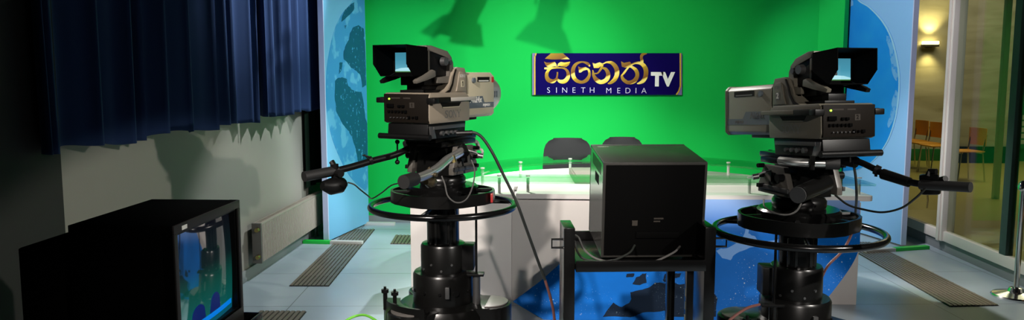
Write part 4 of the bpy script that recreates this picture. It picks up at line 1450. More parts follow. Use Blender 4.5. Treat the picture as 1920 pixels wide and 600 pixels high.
bar(h1, pR, 0.021, 0.085, 'bar_chrome', [('zoom_control', zoom_box(PY(808, 326, 3.48), dR, None, 0.62), 'bronze'), ('bar_clamp', MB().tube([PY(866, 276, 3.87), PY(872, 290, 3.84)], 0.024, 10), 'black'), ('bar_lock', MB().tube([PY(846, 292, 3.74), PY(850, 305, 3.74)], 0.017, 8), 'brass')])
# right camera: chrome bar across and a folded one hanging, a long one out to the right
qA = [PY(1462, 301, 3.40), PY(1480, 303, 3.36), PY(1500, 305, 3.34), PY(1572, 307, 3.30)]
bar(h2, qA, 0.0175, 0.05, 'bar_chrome', [('bar_clamp', MB().tube([PY(1524, 292, 3.30), PY(1522, 318, 3.30)], 0.012, 8), 'dark_metal')])
qB = [PY(1572, 296, 3.42), PY(1590, 302, 3.38), PY(1612, 304, 3.34), PY(1638, 316, 3.28), PY(1660, 327, 3.22), PY(1700, 340, 3.14), PY(1745, 347, 3.06), PY(1817, 351, 2.95)]
dB = qB[-1] - qB[-2]
el = MB().tube([PY(1577, 296, 3.42), PY(1606, 305, 3.36)], [0.032, 0.024], 12)
lk2 = MB().tube([PY(1640, 317, 3.27), PY(1649, 321, 3.26)], 0.021, 12).tube([PY(1643, 322, 3.27), PY(1642, 331, 3.27)], 0.006, 6)
sl = MB().tube([PY(1655, 326, 3.23), PY(1705, 342, 3.13)], [0.022, 0.020], 14)
bar(h2, qB, 0.0135, 0.18, 'black', [('zoom_control', MB().hexa([v for v in [PY(1726, 366, 3.12), PY(1762, 366, 3.04), PY(1766, 364, 3.10), PY(1730, 364, 3.18), PY(1722, 328, 3.10), PY(1760, 326, 3.02), PY(1760, 324, 3.10), PY(1724, 326, 3.18)]], 0.012).tube([PY(1740, 330, 3.07), PY(1744, 321, 3.07), PY(1756, 322, 3.05)], 0.012, 8).tube([PY(1762, 338, 3.05), PY(1773, 335, 3.02)], 0.012, 10), 'black'),
                                   ('key_ring', MB().tube([PY(1739, 366, 3.08), PY(1740, 376, 3.08), PY(1738, 390, 3.08)], 0.003, 6), 'brass'), ('elbow_joint', el, 'dark_metal'), ('bar_lock', lk2, 'black'), ('sleeve', sl, 'black')])
# folded handle that points at the photographer
mt = MB().tube([PY(1548, 343, 3.42), PY(1522, 354, 3.33), PY(1498, 365, 3.24)], 0.036, 16)
fh = mt.build('folded_handle', M['dark_metal'], h2, world=True)
ed = MB().tube([PY(1497, 365.4, 3.237), PY(1495.5, 366, 3.231)], 0.0345, 16).build('end_cap', M['steel'], fh)
ed.data.transform(wmat(h2).inverted())


# ------------------------------------------------------------------ pedestals
def pedestal(x, y, ring_z, side, label, hh=0.415):
    root = thing('camera_pedestal', (x, y, 0), label, 'pedestal', 0.0, 'studio camera pedestals')
    # base: three rounded wheel housings around the column
    for k in range(3):
        a = R_(90 + 120 * k + (25 if side > 0 else -25))
        ca, sa = math.cos(a), math.sin(a)
        pl = []
        for t in range(13):
            b = a - PI / 2 + PI * t / 12
            pl.append((0.235 * ca + 0.125 * math.cos(b), 0.235 * sa + 0.125 * math.sin(b)))
        pl += [(-0.125 * math.cos(a - PI / 2) * -1 * 1.0, -0.125 * math.sin(a - PI / 2) * -1) if False else (0.13 * math.cos(a + PI / 2), 0.13 * math.sin(a + PI / 2)), (0.13 * math.cos(a - PI / 2), 0.13 * math.sin(a - PI / 2))]
        hs = MB().prism(pl, 'z', 0.07, hh, 0.012).build('wheel_housing', M['dark_metal'], root)
        MB().prism([(0.235 * ca + (p[0] - 0.235 * ca) * 0.86, 0.235 * sa + (p[1] - 0.235 * sa) * 0.86) for p in pl[:13]], 'z', hh - 0.001, hh + 0.008, 0.003).build('housing_lid', M['lid_grey'], hs)
        for s in (-1, 1):
            wx, wy = 0.27 * ca - s * 0.035 * sa, 0.27 * sa + s * 0.035 * ca
            MB().cyl((wx - s * 0.016 * sa * -1 * 0 - 0.017 * sa, wy + 0.017 * ca, 0.06), (wx + 0.017 * sa, wy - 0.017 * ca, 0.06), 0.06, None, 22).build('wheel', M['rubber'], hs)
    MB().lathe([(0.235, 0.10), (0.25, 0.13), (0.25, 0.37), (0.23, 0.41), (0.17, 0.42)], 0, 0, 40).build('base_casting', M['dark_metal'], root)
    s1 = MB().lathe([(0.160, 0.40), (0.160, 0.565), (0.152, 0.578), (0.12, 0.58)], 0, 0, 40).build('lower_stage', M['dark_metal'], root)
    for k in range(5):
        a = R_(-150 + 30 * k)
        MB().cyl((0.156 * math.cos(a), 0.156 * math.sin(a), 0.49), (0.166 * math.cos(a), 0.166 * math.sin(a), 0.49), 0.016 if k == 3 else 0.008, None, 12).build('bolt', M['black'], s1)
    MB().box(0.03, 0.052, -0.172, -0.150, 0.47, 0.53, 0.003).build('latch', M['steel'], s1)
    s2 = MB().lathe([(0.118, 0.57), (0.118, 0.715), (0.112, 0.726), (0.088, 0.728)], 0, 0, 40).build('middle_stage', M['dark_metal'], root)
    MB().box(0.06 if side > 0 else -0.165, 0.165 if side > 0 else -0.06, -0.055, 0.055, 0.59, 0.722, 0.008).build('valve_box', M['black'], s2)
    for k in range(4):
        a = R_(-140 + 26 * k)
        MB().cyl((0.114 * math.cos(a), 0.114 * math.sin(a), 0.60 + 0.03 * (k % 2)), (0.122 * math.cos(a), 0.122 * math.sin(a), 0.60 + 0.03 * (k % 2)), 0.006, None, 10).build('bolt', M['steel'], s2)
    s3 = MB().lathe([(0.084, 0.72), (0.084, ring_z + 0.03)], 0, 0, 36).build('upper_stage', M['black_paint'], root)
    for a in (-2.3, -1.9, -1.1, -0.7):
        MB().box(0.086 * math.cos(a) - 0.006, 0.086 * math.cos(a) + 0.006, 0.086 * math.sin(a) - 0.004, 0.086 * math.sin(a) + 0.004, 0.73, ring_z - 0.02, 0.001).build('guide_strip', M['dark_metal'], s3)
    # steering ring
    rg = MB().torus((0, 0, ring_z), 0.372, 0.0165, 72, 12).build('steering_ring', M['black_paint'], root)
    for k in range(3):
        a = R_(20 + 120 * k)
        MB().tube([(0.08 * math.cos(a), 0.08 * math.sin(a), ring_z + 0.02), (0.36 * math.cos(a), 0.36 * math.sin(a), ring_z)], 0.009, 8).build('spoke', M['black_paint'], rg)
    # trim weight tray above the ring
    tz0, tz1 = ring_z + 0.025, ring_z + 0.085
    oc = []
    for k in range(24):
        a = 2 * PI * k / 24
        rr = 0.272 - 0.018 * (1 - abs(math.cos(2 * a)))
        oc.append((rr * math.cos(a), rr * math.sin(a)))
    tr = MB()
    ic = [(p[0] * 0.955, p[1] * 0.955) for p in oc]
    N = len(oc)
    vv, ff = tr._faces([(x_, y_, tz0) for x_, y_ in oc] + [(x_, y_, tz1) for x_, y_ in oc] + [(x_, y_, tz1) for x_, y_ in ic] + [(x_, y_, tz0 + 0.03) for x_, y_ in ic],
                       [tuple(range(N - 1, -1, -1))] + [f for i in range(N) for f in ((i, (i + 1) % N, N + (i + 1) % N, N + i), (N + i, N + (i + 1) % N, 2 * N + (i + 1) % N, 2 * N + i), (2 * N + i, 2 * N + (i + 1) % N, 3 * N + (i + 1) % N, 3 * N + i))] + [tuple(range(3 * N, 4 * N))])
    tray = tr.build('weight_tray', M['dark_metal'], root)
    for k in range(6):
        a = 2 * PI * k / 6 + 0.2
        MB().tube([(0.15 * math.cos(a), 0.15 * math.sin(a), tz0 + 0.05), (0.255 * math.cos(a), 0.255 * math.sin(a), tz0 + 0.05)], 0.012, 6).build('tray_rib', M['dark_metal'], tray)
    MB().lathe([(0.185, tz0 + 0.02), (0.185, tz1 + 0.016), (0.175, tz1 + 0.026), (0.12, tz1 + 0.028)], 0, 0, 40).build('head_ring', M['black_paint'], tray)
    if side > 0:
        a = R_(-22)
        MB().box(0.256, 0.268, -0.10, -0.055, tz0 + 0.008, tz1 - 0.008, 0.002).build('red_reflector', M['red'], tray)
    # guard rod with its bracket beside the column
    sx = 0.178 if side > 0 else -0.132
    sy = -0.05 if side > 0 else -0.12
    rd_ = MB().cyl((sx, sy, 0.55), (sx, sy, tz0 + 0.005), 0.006, None, 10).build('column_rod', M['black'], root)
    MB().cyl((sx, sy, 0.40), (sx, sy, 0.565), 0.020, None, 16).build('rod_sleeve', M['steel'] if side > 0 else M['dark_metal'], rd_)
    MB().box(min(sx - 0.06, sx + 0.04), max(sx - 0.06, sx + 0.04), sy - 0.03, sy + 0.03, 0.565, 0.578, 0.003).build('rod_bracket', M['black'], rd_)
    # cable guard and taps on the base
    tp = MB()
    bx0 = -0.285 if side > 0 else -0.25
    for dx, dz in ((0.0, 0.035), (0.05, 0.022)):
        tp.cyl((bx0 + dx, -0.13, 0.40), (bx0 + dx, -0.13, 0.455 + dz), 0.010, None, 10)
        tp.cyl((bx0 + dx, -0.13, 0.455 + dz), (bx0 + dx, -0.13, 0.472 + dz), 0.019, None, 12)
        tp.cyl((bx0 + dx, -0.13, 0.472 + dz), (bx0 + dx, -0.13, 0.486 + dz), 0.007, None, 8)
    tp.build('gas_valve', M['black'], root)
    if side < 0:
        MB().box(-0.225, -0.12, -0.30, -0.16, 0.40, 0.50, 0.006).build('cable_box', M['dark_metal'], root)
        MB().box(0.16, 0.25, -0.32, -0.20, 0.38, 0.44, 0.008).build('tool_pocket', M['dark_metal'], root)
    else:
        wl = MB()
        P1 = [(0.315 * math.cos(R_(t)), 0.315 * math.sin(R_(t))) for t in range(180, 262, 8)]
        P2 = [(0.30 * math.cos(R_(t)), 0.30 * math.sin(R_(t))) for t in range(180, 262, 8)]
        wl.prism(P1 + P2[::-1], 'z', 0.25, 0.455)
        wl.prism([(0.23 * math.cos(R_(t)), 0.23 * math.sin(R_(t))) for t in range(180, 262, 8)] + [(0.3 * math.cos(R_(t)), 0.3 * math.sin(R_(t))) for t in range(260, 176, -8)], 'z', 0.40, 0.425)
        wl.build('cable_guard', M['dark_metal'], root)
    return root


pedestal(C1.x, C1.y, 0.922, 1, 'black three stage pedestal with a steering ring under camera 1')
pedestal(C2.x, C2.y, 0.882, -1, 'black three stage pedestal with a steering ring under camera 2', 0.49)


# ------------------------------------------------------------------ picture monitor in the middle, seen from behind, on its cart
mw, mh, md = 0.478, 0.452, 0.42
m0 = Vector((0.483, 3.60, 0.753))
mon = thing('studio_monitor', m0, 'large dark grey picture monitor seen from behind on the middle cart', 'monitor', R_(4.5), None, R_(5.5))
case = MB().prism([(0.0, 0.0), (md, 0.0), (md, mh), (0.0, mh)], 'x', -mw / 2, mw / 2, 0.004).build('casing', M['monitor_case'], mon)
MB().box(-mw / 2 + 0.012, mw / 2 - 0.012, -0.004, 0.004, 0.012, mh - 0.012, 0.002).build('back_panel', M['black_matte'], mon)
for s in (-1, 1):
    MB().box(s * (mw / 2) - 0.0015, s * (mw / 2) + 0.0015, 0.13, 0.25, mh * 0.70, mh * 0.80).build('hand_hold', M['black_matte'], case)
    MB().box(s * (mw / 2) - 0.0008, s * (mw / 2) + 0.0008, 0.006, md - 0.006, 0.006, mh - 0.006).build('side_panel', M['side_gloss'], case)
    vent = MB()
    for k in range(9):
        vent.box(s * (mw / 2) - 0.0012, s * (mw / 2) + 0.0012, 0.06, 0.36, mh * 0.84 + k * 0.006, mh * 0.84 + 0.003 + k * 0.006)
    vent.build('vent_slots', M['black_matte'], case)
MB().mesh(sony_mesh(0.015), frame((-mw / 2 + 0.055, md - 0.035, mh + 0.0006), (1, 0, 0), (0, 1, 0))).build('maker_lettering', M['letter_pale'], case)
MB().box(-0.10, -0.075, -0.0052, -0.0035, 0.155, 0.180).build('rating_plate', M['panel_dim_print'], mon)
MB().box(0.0, 0.045, -0.0052, -0.0035, 0.185, 0.192).box(0.0, 0.03, -0.0052, -0.0035, 0.172, 0.178).build('small_print', M['panel_dim_print'], mon)
MB().box(-0.08, 0.12, -0.010, -0.003, 0.095, 0.125, 0.002).build('socket_panel', M['black_matte'], mon)
bz = MB()
for (x0, x1, z0, z1) in ((-mw / 2, mw / 2, 0, 0.06), (-mw / 2, mw / 2, mh - 0.035, mh), (-mw / 2, -mw / 2 + 0.035, 0.06, mh - 0.035), (mw / 2 - 0.035, mw / 2, 0.06, mh - 0.035)):
    bz.box(x0, x1, md, md + 0.03, z0, z1, 0.002)
bz.build('front_bezel', M['bezel'], mon)
MB().box(-mw / 2 + 0.035, mw / 2 - 0.035, md, md + 0.012, 0.06, mh - 0.035, 0.004).build('screen', M['crt_glass'], mon)
MB().box(-0.17, 0.17, 0.30, 0.36, -0.037, 0.001, 0.004).build('tilt_foot', M['black'], mon)

for s in (-1, 1):
    MB().cyl((s * 0.17, 0.05, -0.009), (s * 0.17, 0.05, 0.001), 0.016, None, 14).build('rear_foot', M['rubber'], mon)

ct = thing('monitor_cart', (0.415, 3.7, 0), 'black metal cart with side handles and a tray carrying the middle monitor', 'cart')


def leg_(parent, x0, x1, y0, y1, z1, mkey='black_paint'):
    lg = MB().box(x0, x1, y0, y1, 0.075, z1, 0.004).build('upright', M[mkey], parent, world=True)
    return lg


for (x0, x1) in ((0.060, 0.110), (0.690, 0.740)):
    leg_(ct, x0, x1, 3.43, 3.63, 0.925)
for x0 in (0.610,):
    u = leg_(ct, x0, x0 + 0.032, 3.42, 3.46, 0.735)
    sl = MB()
    for k in range(9):
        sl.box(x0 - 0.001, x0 + 0.001, 3.434, 3.446, 0.13 + k * 0.06, 0.165 + k * 0.06)
    o = sl.build('slots', M['brass'], u)
    o.data.transform(wmat(ct).inverted())
tray = MB().box(0.112, 0.688, 3.40, 4.07, 0.735, 0.743, 0.001).build('tray', M['black_paint'], ct, world=True)
rim = MB().box(0.112, 0.688, 3.395, 3.41, 0.735, 0.785, 0.003).box(0.112, 0.688, 4.055, 4.07, 0.735, 0.785, 0.003)
rim.box(0.112, 0.124, 3.41, 4.055, 0.735, 0.765, 0.002).box(0.676, 0.688, 3.41, 4.055, 0.735, 0.765, 0.002)
o = rim.build('tray_rim', M['black_paint'], tray)
o.data.transform(wmat(ct).inverted())
lb = MB().box(0.170, 0.182, 3.515, 3.53, 0.743, 0.7445).box(0.192, 0.204, 3.515, 3.53, 0.743, 0.7445)
o = lb.build('white_labels', M['sign_white'], tray)
o.data.transform(wmat(ct).inverted())
for xa, xb in ((0.061, 0.008), (0.739, 0.792)):
    MB().tube([(xa, 3.45, 0.872), (xb, 3.45, 0.872), (xb, 3.45, 0.834), (xa, 3.45, 0.834)], 0.0055, 8).build('handle', M['black_paint'], ct, world=True)
MB().box(0.06, 0.74, 3.45, 4.10, 0.10, 0.13, 0.004).build('lower_shelf', M['black_paint'], ct, world=True)
for x in (0.09, 0.71):
    MB().box(x - 0.03, x + 0.03, 3.63, 4.12, 0.075, 0.10, 0.003).build('side_rail', M['black_paint'], ct, world=True)
    xr = 0.14 if x < 0.4 else 0.68
    MB().box(xr - 0.02, xr + 0.02, 4.00, 4.04, 0.10, 0.735, 0.003).build('rear_upright', M['black_paint'], ct, world=True)
    for y in (3.5, 4.05):
        MB().cyl((x - 0.012, y, 0.038), (x + 0.012, y, 0.038), 0.038, None, 18).box(x - 0.018, x + 0.018, y - 0.02, y + 0.02, 0.06, 0.078, 0.003).build('caster', M['rubber'], ct, world=True)

ct.rotation_euler = (0, 0, R_(4.5))
ct.location.x -= 0.014      # the cart stands a little askew

# ------------------------------------------------------------------ left monitor with its lit, mirroring tube
LX0, LX1, LY0, LY1, LZ0, LZ1 = -1.46, -1.13, 2.27, 2.775, 0.692, 1.145
lm = thing('studio_monitor', ((LX0 + LX1) / 2, (LY0 + LY1) / 2, LZ0), 'black picture monitor in the left foreground, its screen facing right', 'monitor')
_c = MB().box(LX0, LX1 - 0.036, LY0, LY1, LZ0, LZ1, 0.003)
for (y0, y1, z0, z1) in ((LY0, LY0 + 0.008, LZ0, LZ1), (LY1 - 0.008, LY1, LZ0, LZ1), (LY0 + 0.008, LY1 - 0.008, LZ1 - 0.008, LZ1), (LY0 + 0.008, LY1 - 0.008, LZ0, LZ0 + 0.008)):
    _c.box(LX1 - 0.037, LX1 - 0.006, y0, y1, z0, z1)
_c.build('casing', M['black_matte'], lm, world=True)
MB().prism([(-1.625, LZ0), (LX0 + 0.004, LZ0), (LX0 + 0.004, 1.118), (-1.625, 1.07)], 'y', LY0 + 0.005, LY1 - 0.03, 0.006).build('rear_housing', M['black_matte'], lm, world=True)
bz = MB()
for (y0, y1, z0, z1) in ((LY0, LY1, LZ0, LZ0 + 0.055), (LY0, LY1, LZ1 - 0.028, LZ1), (LY0, LY0 + 0.022, LZ0 + 0.055, LZ1 - 0.028), (LY1 - 0.022, LY1, LZ0 + 0.055, LZ1 - 0.028)):
    bz.box(LX1 - 0.007, LX1, y0, y1, z0, z1, 0.002)
bz = bz.build('front_bezel', M['bezel'], lm, world=True)
inr = MB()
for (y0, y1, z0, z1) in ((LY0 + 0.020, LY0 + 0.030, LZ0 + 0.05, LZ1 - 0.026), (LY1 - 0.030, LY1 - 0.020, LZ0 + 0.05, LZ1 - 0.026), (LY0 + 0.03, LY1 - 0.03, LZ0 + 0.05, LZ0 + 0.06), (LY0 + 0.03, LY1 - 0.03, LZ1 - 0.036, LZ1 - 0.026)):
    inr.box(LX1 - 0.036, LX1 - 0.010, y0, y1, z0, z1)
o = inr.build('inner_mask', M['black'], bz)
o.data.transform(wmat(lm).inverted())
bm = bmesh.new()
nn = 16
g = []
for j in range(nn + 1):
    row = []
    for i in range(nn + 1):
        u, v = i / nn, j / nn
        y = LY0 + 0.03 + (LY1 - LY0 - 0.06) * u
        z = LZ0 + 0.06 + (LZ1 - LZ0 - 0.096) * v
        row.append(bm.verts.new((LX1 - 0.032 + 0.010 * (1 - (2 * u - 1) ** 2) + 0.006 * (1 - (2 * v - 1) ** 2), y, z)))
    g.append(row)
for j in range(nn):
    for i in range(nn):
        bm.faces.new((g[j][i], g[j][i + 1], g[j + 1][i + 1], g[j + 1][i]))
m1 = MB()
m1.bm.free()
m1.bm = bm
scr = m1.build('screen', M['crt_screen'], lm, world=True, ang=60)


def on_tube(u, v, e=0.0012):
    return Vector((LX1 - 0.032 + 0.010 * (1 - (2 * u - 1) ** 2) + 0.006 * (1 - (2 * v - 1) ** 2) + e, LY0 + 0.03 + (LY1 - LY0 - 0.06) * u, LZ0 + 0.06 + (LZ1 - LZ0 - 0.096) * v))


def picture(poly_rows, name, key):
    mb = MB()
    for (u0, u1, f0, f1) in poly_rows:
        n_ = 10
        for i in range(n_):
            ua, ub = u0 + (u1 - u0) * i / n_, u0 + (u1 - u0) * (i + 1) / n_
            mb._faces([on_tube(ua, f0(ua)), on_tube(ub, f0(ub)), on_tube(ub, f1(ub)), on_tube(ua, f1(ua))], [(0, 1, 2, 3)])
    o = mb.build(name, M[key], scr)
    o.data.transform(wmat(lm).inverted())


picture([(0.12, 0.97, lambda u: 0.055, lambda u: 0.105)], 'desk_picture', 'picture_blue')
picture([(0.22, 0.45, lambda u: 0.108, lambda u: 0.108 + 0.16 * max(0.0, 1 - ((u - 0.335) / 0.115) ** 2) ** 0.4)], 'chair_picture', 'picture_navy')
picture([(0.52, 0.72, lambda u: 0.108, lambda u: 0.108 + 0.18 * max(0.0, 1 - ((u - 0.62) / 0.10) ** 2) ** 0.4)], 'chair_picture', 'picture_navy')
lb = MB().box(LX1 - 0.001, LX1 + 0.0008, LY0 + 0.05, LY0 + 0.085, LZ1 - 0.022, LZ1 - 0.009).build('maker_plate', M['letter_pale'], bz)
lb.data.transform(wmat(lm).inverted())

lc = thing('monitor_cart', (-1.32, 2.5, 0), 'black cart under the left monitor, only its tray corner showing', 'cart')
tr = MB().box(-1.70, -1.075, 2.22, 2.81, 0.66, 0.6905, 0.003).build('tray', M['black_paint'], lc, world=True)
rm = MB().box(-1.084, -1.072, 2.22, 2.81, 0.66, 0.712, 0.002).box(-1.70, -1.084, 2.798, 2.81, 0.69, 0.712, 0.002)
o = rm.build('tray_rim', M['black_paint'], tr)
o.data.transform(wmat(lc).inverted())
for x in (-1.67, -1.11):
    for y in (2.26, 2.77):
        MB().box(x - 0.02, x + 0.02, y - 0.02, y + 0.02, 0.07, 0.66, 0.003).build('leg', M['black_paint'], lc, world=True)
        MB().cyl((x - 0.012, y, 0.036), (x + 0.012, y, 0.036), 0.036, None, 16).build('caster', M['rubber'], lc, world=True)
MB().box(-1.68, -1.10, 2.25, 2.78, 0.16, 0.18, 0.003).build('lower_shelf', M['black_paint'], lc, world=True)


# ------------------------------------------------------------------ cables
def cable(pts, r, key, label, lower=None):
    mid = Vector(pts[len(pts) // 2])
    mb = MB().tube(pts, r, 8, 8)
    o = mb.build('cable', M[key], None, base=Vector(pts[-1]))
    return tag(o, label, 'cable')


t1 = C1 + Vector((0.125 * math.cos(A1), 0.125 * math.sin(A1), -0.05))
ca = [PY(866, 251, 3.80), PY(884, 248, 3.80), PY(902, 256, 3.80), PY(922, 284, 3.80), PY(945, 330, 3.82), PY(968, 378, 3.84), PY(988, 432, 3.86), PY(1006, 482, 3.88), PY(1022, 525, 3.90), PY(1033, 562, 3.92), PY(1040, 605, 3.95), PY(1043, 700, 4.0), PZ(1040, 780, 0.012), PZ(1010, 782, 0.012)]
root = thing('camera_cable', (ca[-2].x, ca[-2].y, 0), 'long cable falling from camera 1 past the desk, black above and reddish below', 'cable')
MB().tube(ca[:9], 0.0075, 8, 8).build('black_sheath', M['cable_black'], root, world=True)
MB().tube(ca[8:], 0.0072, 8, 8).build('red_sheath', M['cable_red'], root, world=True)
MB().tube([PY(856, 250, 3.80), PY(886, 249, 3.80)], 0.0125, 10).build('plug', M['black'], root, world=True)

root = thing('camera_cable', (C2.x + 0.1, C2.y + 0.2, 0), 'reddish cable hanging from camera 2 behind its steering ring', 'cable')
cb = [PY(1588, 284, 3.56), PY(1598, 300, 3.57), PY(1604, 330, 3.58), PY(1606, 365, 3.64), PY(1604, 400, 3.78), PY(1596, 440, 3.88), PY(1578, 472, 3.88), PY(1548, 505, 3.86), PY(1530, 560, 3.9), PY(1525, 640, 3.98)]
cb.append(Vector((cb[-1].x, 4.05, 0.01)))
MB().tube(cb[:5], 0.006, 8, 8).build('black_sheath', M['cable_black'], root, world=True)
MB().tube(cb[4:], 0.0065, 8, 8).build('red_sheath', M['cable_red'], root, world=True)
cable([PY(1424, 571, 3.22), PY(1405, 576, 3.17), PY(1390, 584, 3.13), PY(1376, 594, 3.10), PY(1364, 606, 3.07), PY(1352, 640, 3.04), PY(1346, 720, 3.02), PY(1345, 900, 3.0)], 0.006, 'cable_red', 'orange red cable coming off the base of the right pedestal')
cable([PY(652, 342, 3.54), PY(664, 346, 3.55), PY(676, 356, 3.58), PY(690, 367, 3.66), PY(698, 372, 3.78), PY(715, 362, 3.72), PY(735, 347, 3.68), PY(760, 342, 3.6)], 0.0035, 'cable_black', 'thin black lead looping from the left steering bar to the ring')
cable([PY(828, 330, 3.50), PY(834, 345, 3.50), PY(840, 368, 3.50), PY(856, 380, 3.52), PY(874, 374, 3.58), PY(886, 350, 3.68), PY(890, 320, 3.78), PY(884, 300, 3.82)], 0.0035, 'cable_grey', 'thin grey lead looping under the chrome steering bar')
cable([PY(1737, 352, 3.06), PY(1716, 372, 3.08), PY(1690, 390, 3.14), PY(1655, 398, 3.22), PY(1620, 393, 3.30), PY(1590, 384, 3.36), PY(1566, 366, 3.42)], 0.0045, 'cable_black', 'thin black lead hanging from the right steering bar')
cable([PY(1432, 374, 3.42), PY(1434, 388, 3.36), PY(1452, 399, 3.33), PY(1474, 403, 3.31), PY(1492, 397, 3.30), PY(1502, 382, 3.30), PY(1506, 366, 3.32)], 0.0035, 'cable_grey', 'thin grey lead looping in front of the right tray')
cable([Vector((-0.87, 4.0, 0.27)), Vector((-0.98, 3.98, 0.335)), Vector((-1.08, 3.9, 0.30)), Vector((-1.12, 3.85, 0.16)), Vector((-1.1, 3.85, 0.012)), Vector((-1.2, 3.6, 0.012))], 0.007, 'cable_green', 'green and yellow cable at the base of the left pedestal')
cable([PY(1076, 440, 3.50), PY(1085, 446, 3.53), PY(1094, 466, 3.50), PY(1112, 482, 3.46), PY(1140, 491, 3.44), PY(1185, 497, 3.43), PY(1225, 491, 3.45), PY(1262, 474, 3.52), PY(1275, 462, 3.585)], 0.005, 'cable_grey', 'pale grey cable drooping from the middle monitor across its tray')
cable([PY(1078, 452, 3.52), PY(1082, 470, 3.50), PY(1094, 485, 3.47), PY(1120, 490, 3.45), PY(1150, 488, 3.46), PY(1180, 474, 3.52), PY(1190, 460, 3.585)], 0.005, 'cable_black', 'black cable curling on the tray under the middle monitor')

# ------------------------------------------------------------------ glazed wall on the right
fr = MB().box(WR - 0.03, WR + 0.03, 3.0, 9.4, 0.10, 0.19, 0.006)
struct(fr.build('trim_1', M['mullion']), 'cream bottom rail of the glazed wall', 'window frame')
fr = MB().box(WR - 0.005, WR + 0.05, 3.0, 9.4, 0.0, 0.10, 0.004)
struct(fr.build('baseboard_right', M['skirt_grey']), 'grey plinth under the glazed wall', 'skirting')
fr = MB().box(WR - 0.05, WR + 0.065, 7.13, 7.22, 0.10, 3.9, 0.005).box(WR - 0.065, WR - 0.049, 7.16, 7.20, 0.10, 3.9, 0.004)
struct(fr.build('trim_2', M['mullion']), 'wide cream mullion of the glazed wall', 'window frame')
fr = MB().box(WR - 0.03, WR + 0.03, 6.17, 6.26, 0.19, 3.9, 0.005)
struct(fr.build('trim_3', M['post_green']), 'dark green grey mullion at the right edge', 'window frame')
fr = MB().box(WR - 0.04, WR + 0.10, 8.6, 8.75, 0.10, 3.9, 0.005)
struct(fr.build('trim_4', M['mullion']), 'cream mullion behind the right globe panel', 'window frame')
for k, (y0, y1) in enumerate(((7.22, 8.60), (6.26, 7.13), (3.0, 6.17))):
    g_ = MB().box(WR - 0.004, WR + 0.004, y0, y1, 0.19, 3.9)
    struct(g_.build('window_%d' % (k + 1), M['window_glass']), ('clear glass pane left of the cream mullion', 'clear glass pane between cream and green mullions', 'clear glass pane at the right edge')[k], 'window')

# ------------------------------------------------------------------ corridor beyond the glass
st = MB().box(WR + 0.03, 12.5, 3.0, 15.2, -0.1, 0.0)
struct(st.build('floor_corridor', M['corridor_floor']), 'olive floor of the corridor beyond the glass', 'floor')
st = MB().box(3.2, 12.5, 14.9, 15.05, 0.0, 5.0)
struct(st.build('wall_corridor', M['travertine']), 'travertine clad corridor wall with lamps', 'wall')
st = MB().box(7.45, 8.45, 14.55, 14.899, 0.0, 5.0, 0.01)
struct(st.build('wall_corridor_pier', M['travertine']), 'travertine pier right of the second wall lamp', 'wall')
st = MB().box(3.2, 12.5, 14.86, 14.9, 0.0, 0.22, 0.004)
struct(st.build('baseboard_corridor', M['dado_green']), 'dark green skirting of the corridor wall', 'skirting')
st = MB().box(7.4, 8.5, 14.5, 14.552, 0.0, 0.30, 0.004)
struct(st.build('baseboard_pier', M['black_matte']), 'black skirting round the travertine pier', 'skirting')
st = MB().box(8.5, 12.5, 14.8, 14.86, 0.22, 1.15, 0.004)
struct(st.build('trim_5', M['dado_green']), 'green dado at the right of the corridor', 'trim')


def sconce(x, y, z, w_, label):
    root = thing('wall_sconce', (x, y, z), label, 'wall lamp', 0, 'corridor wall lamps')
    MB().box(-w_ / 2, w_ / 2, -0.14, -0.02, -0.05, -0.005, 0.006).build('tray', M['sconce_body'], root)
    MB().box(-w_ / 2 + 0.01, w_ / 2 - 0.01, -0.15, -0.03, -0.006, 0.05, 0.01).build('diffuser', M['lamp'], root)
    MB().box(-0.06, 0.06, -0.03, 0.0, -0.06, 0.03, 0.003).build('wall_plate', M['sconce_body'], root)
    for dz, aim, e in ((0.09, 1, 70), (-0.09, -1, 30)):
        s_ = spot('sconce_light', (x, y - 0.16, z + dz), (x, y - 0.02, z + dz + aim * 0.9), e, 95, 0.9, 0.05, (1, 0.80, 0.36))


p = PY(1740, 83, 14.9)
sconce(p.x, 14.9, p.z, 0.28, 'left lit wall lamp on the travertine beyond the glass')
p = PY(1817, 78, 14.9)
sconce(p.x - 0.01, 14.9, p.z, 0.28, 'right lit wall lamp, half hidden by the cream mullion')
lt = bpy.data.lights.new('corridor_fill_light', 'AREA')  # unseen fill added to brighten the corridor
lt.energy = 125
lt.size = 3.0
lt.color = (1, 0.9, 0.66)
lo_ = bpy.data.objects.new('corridor_fill_light', lt)
col.objects.link(lo_)
lo_.location = (7.0, 11.8, 4.6)


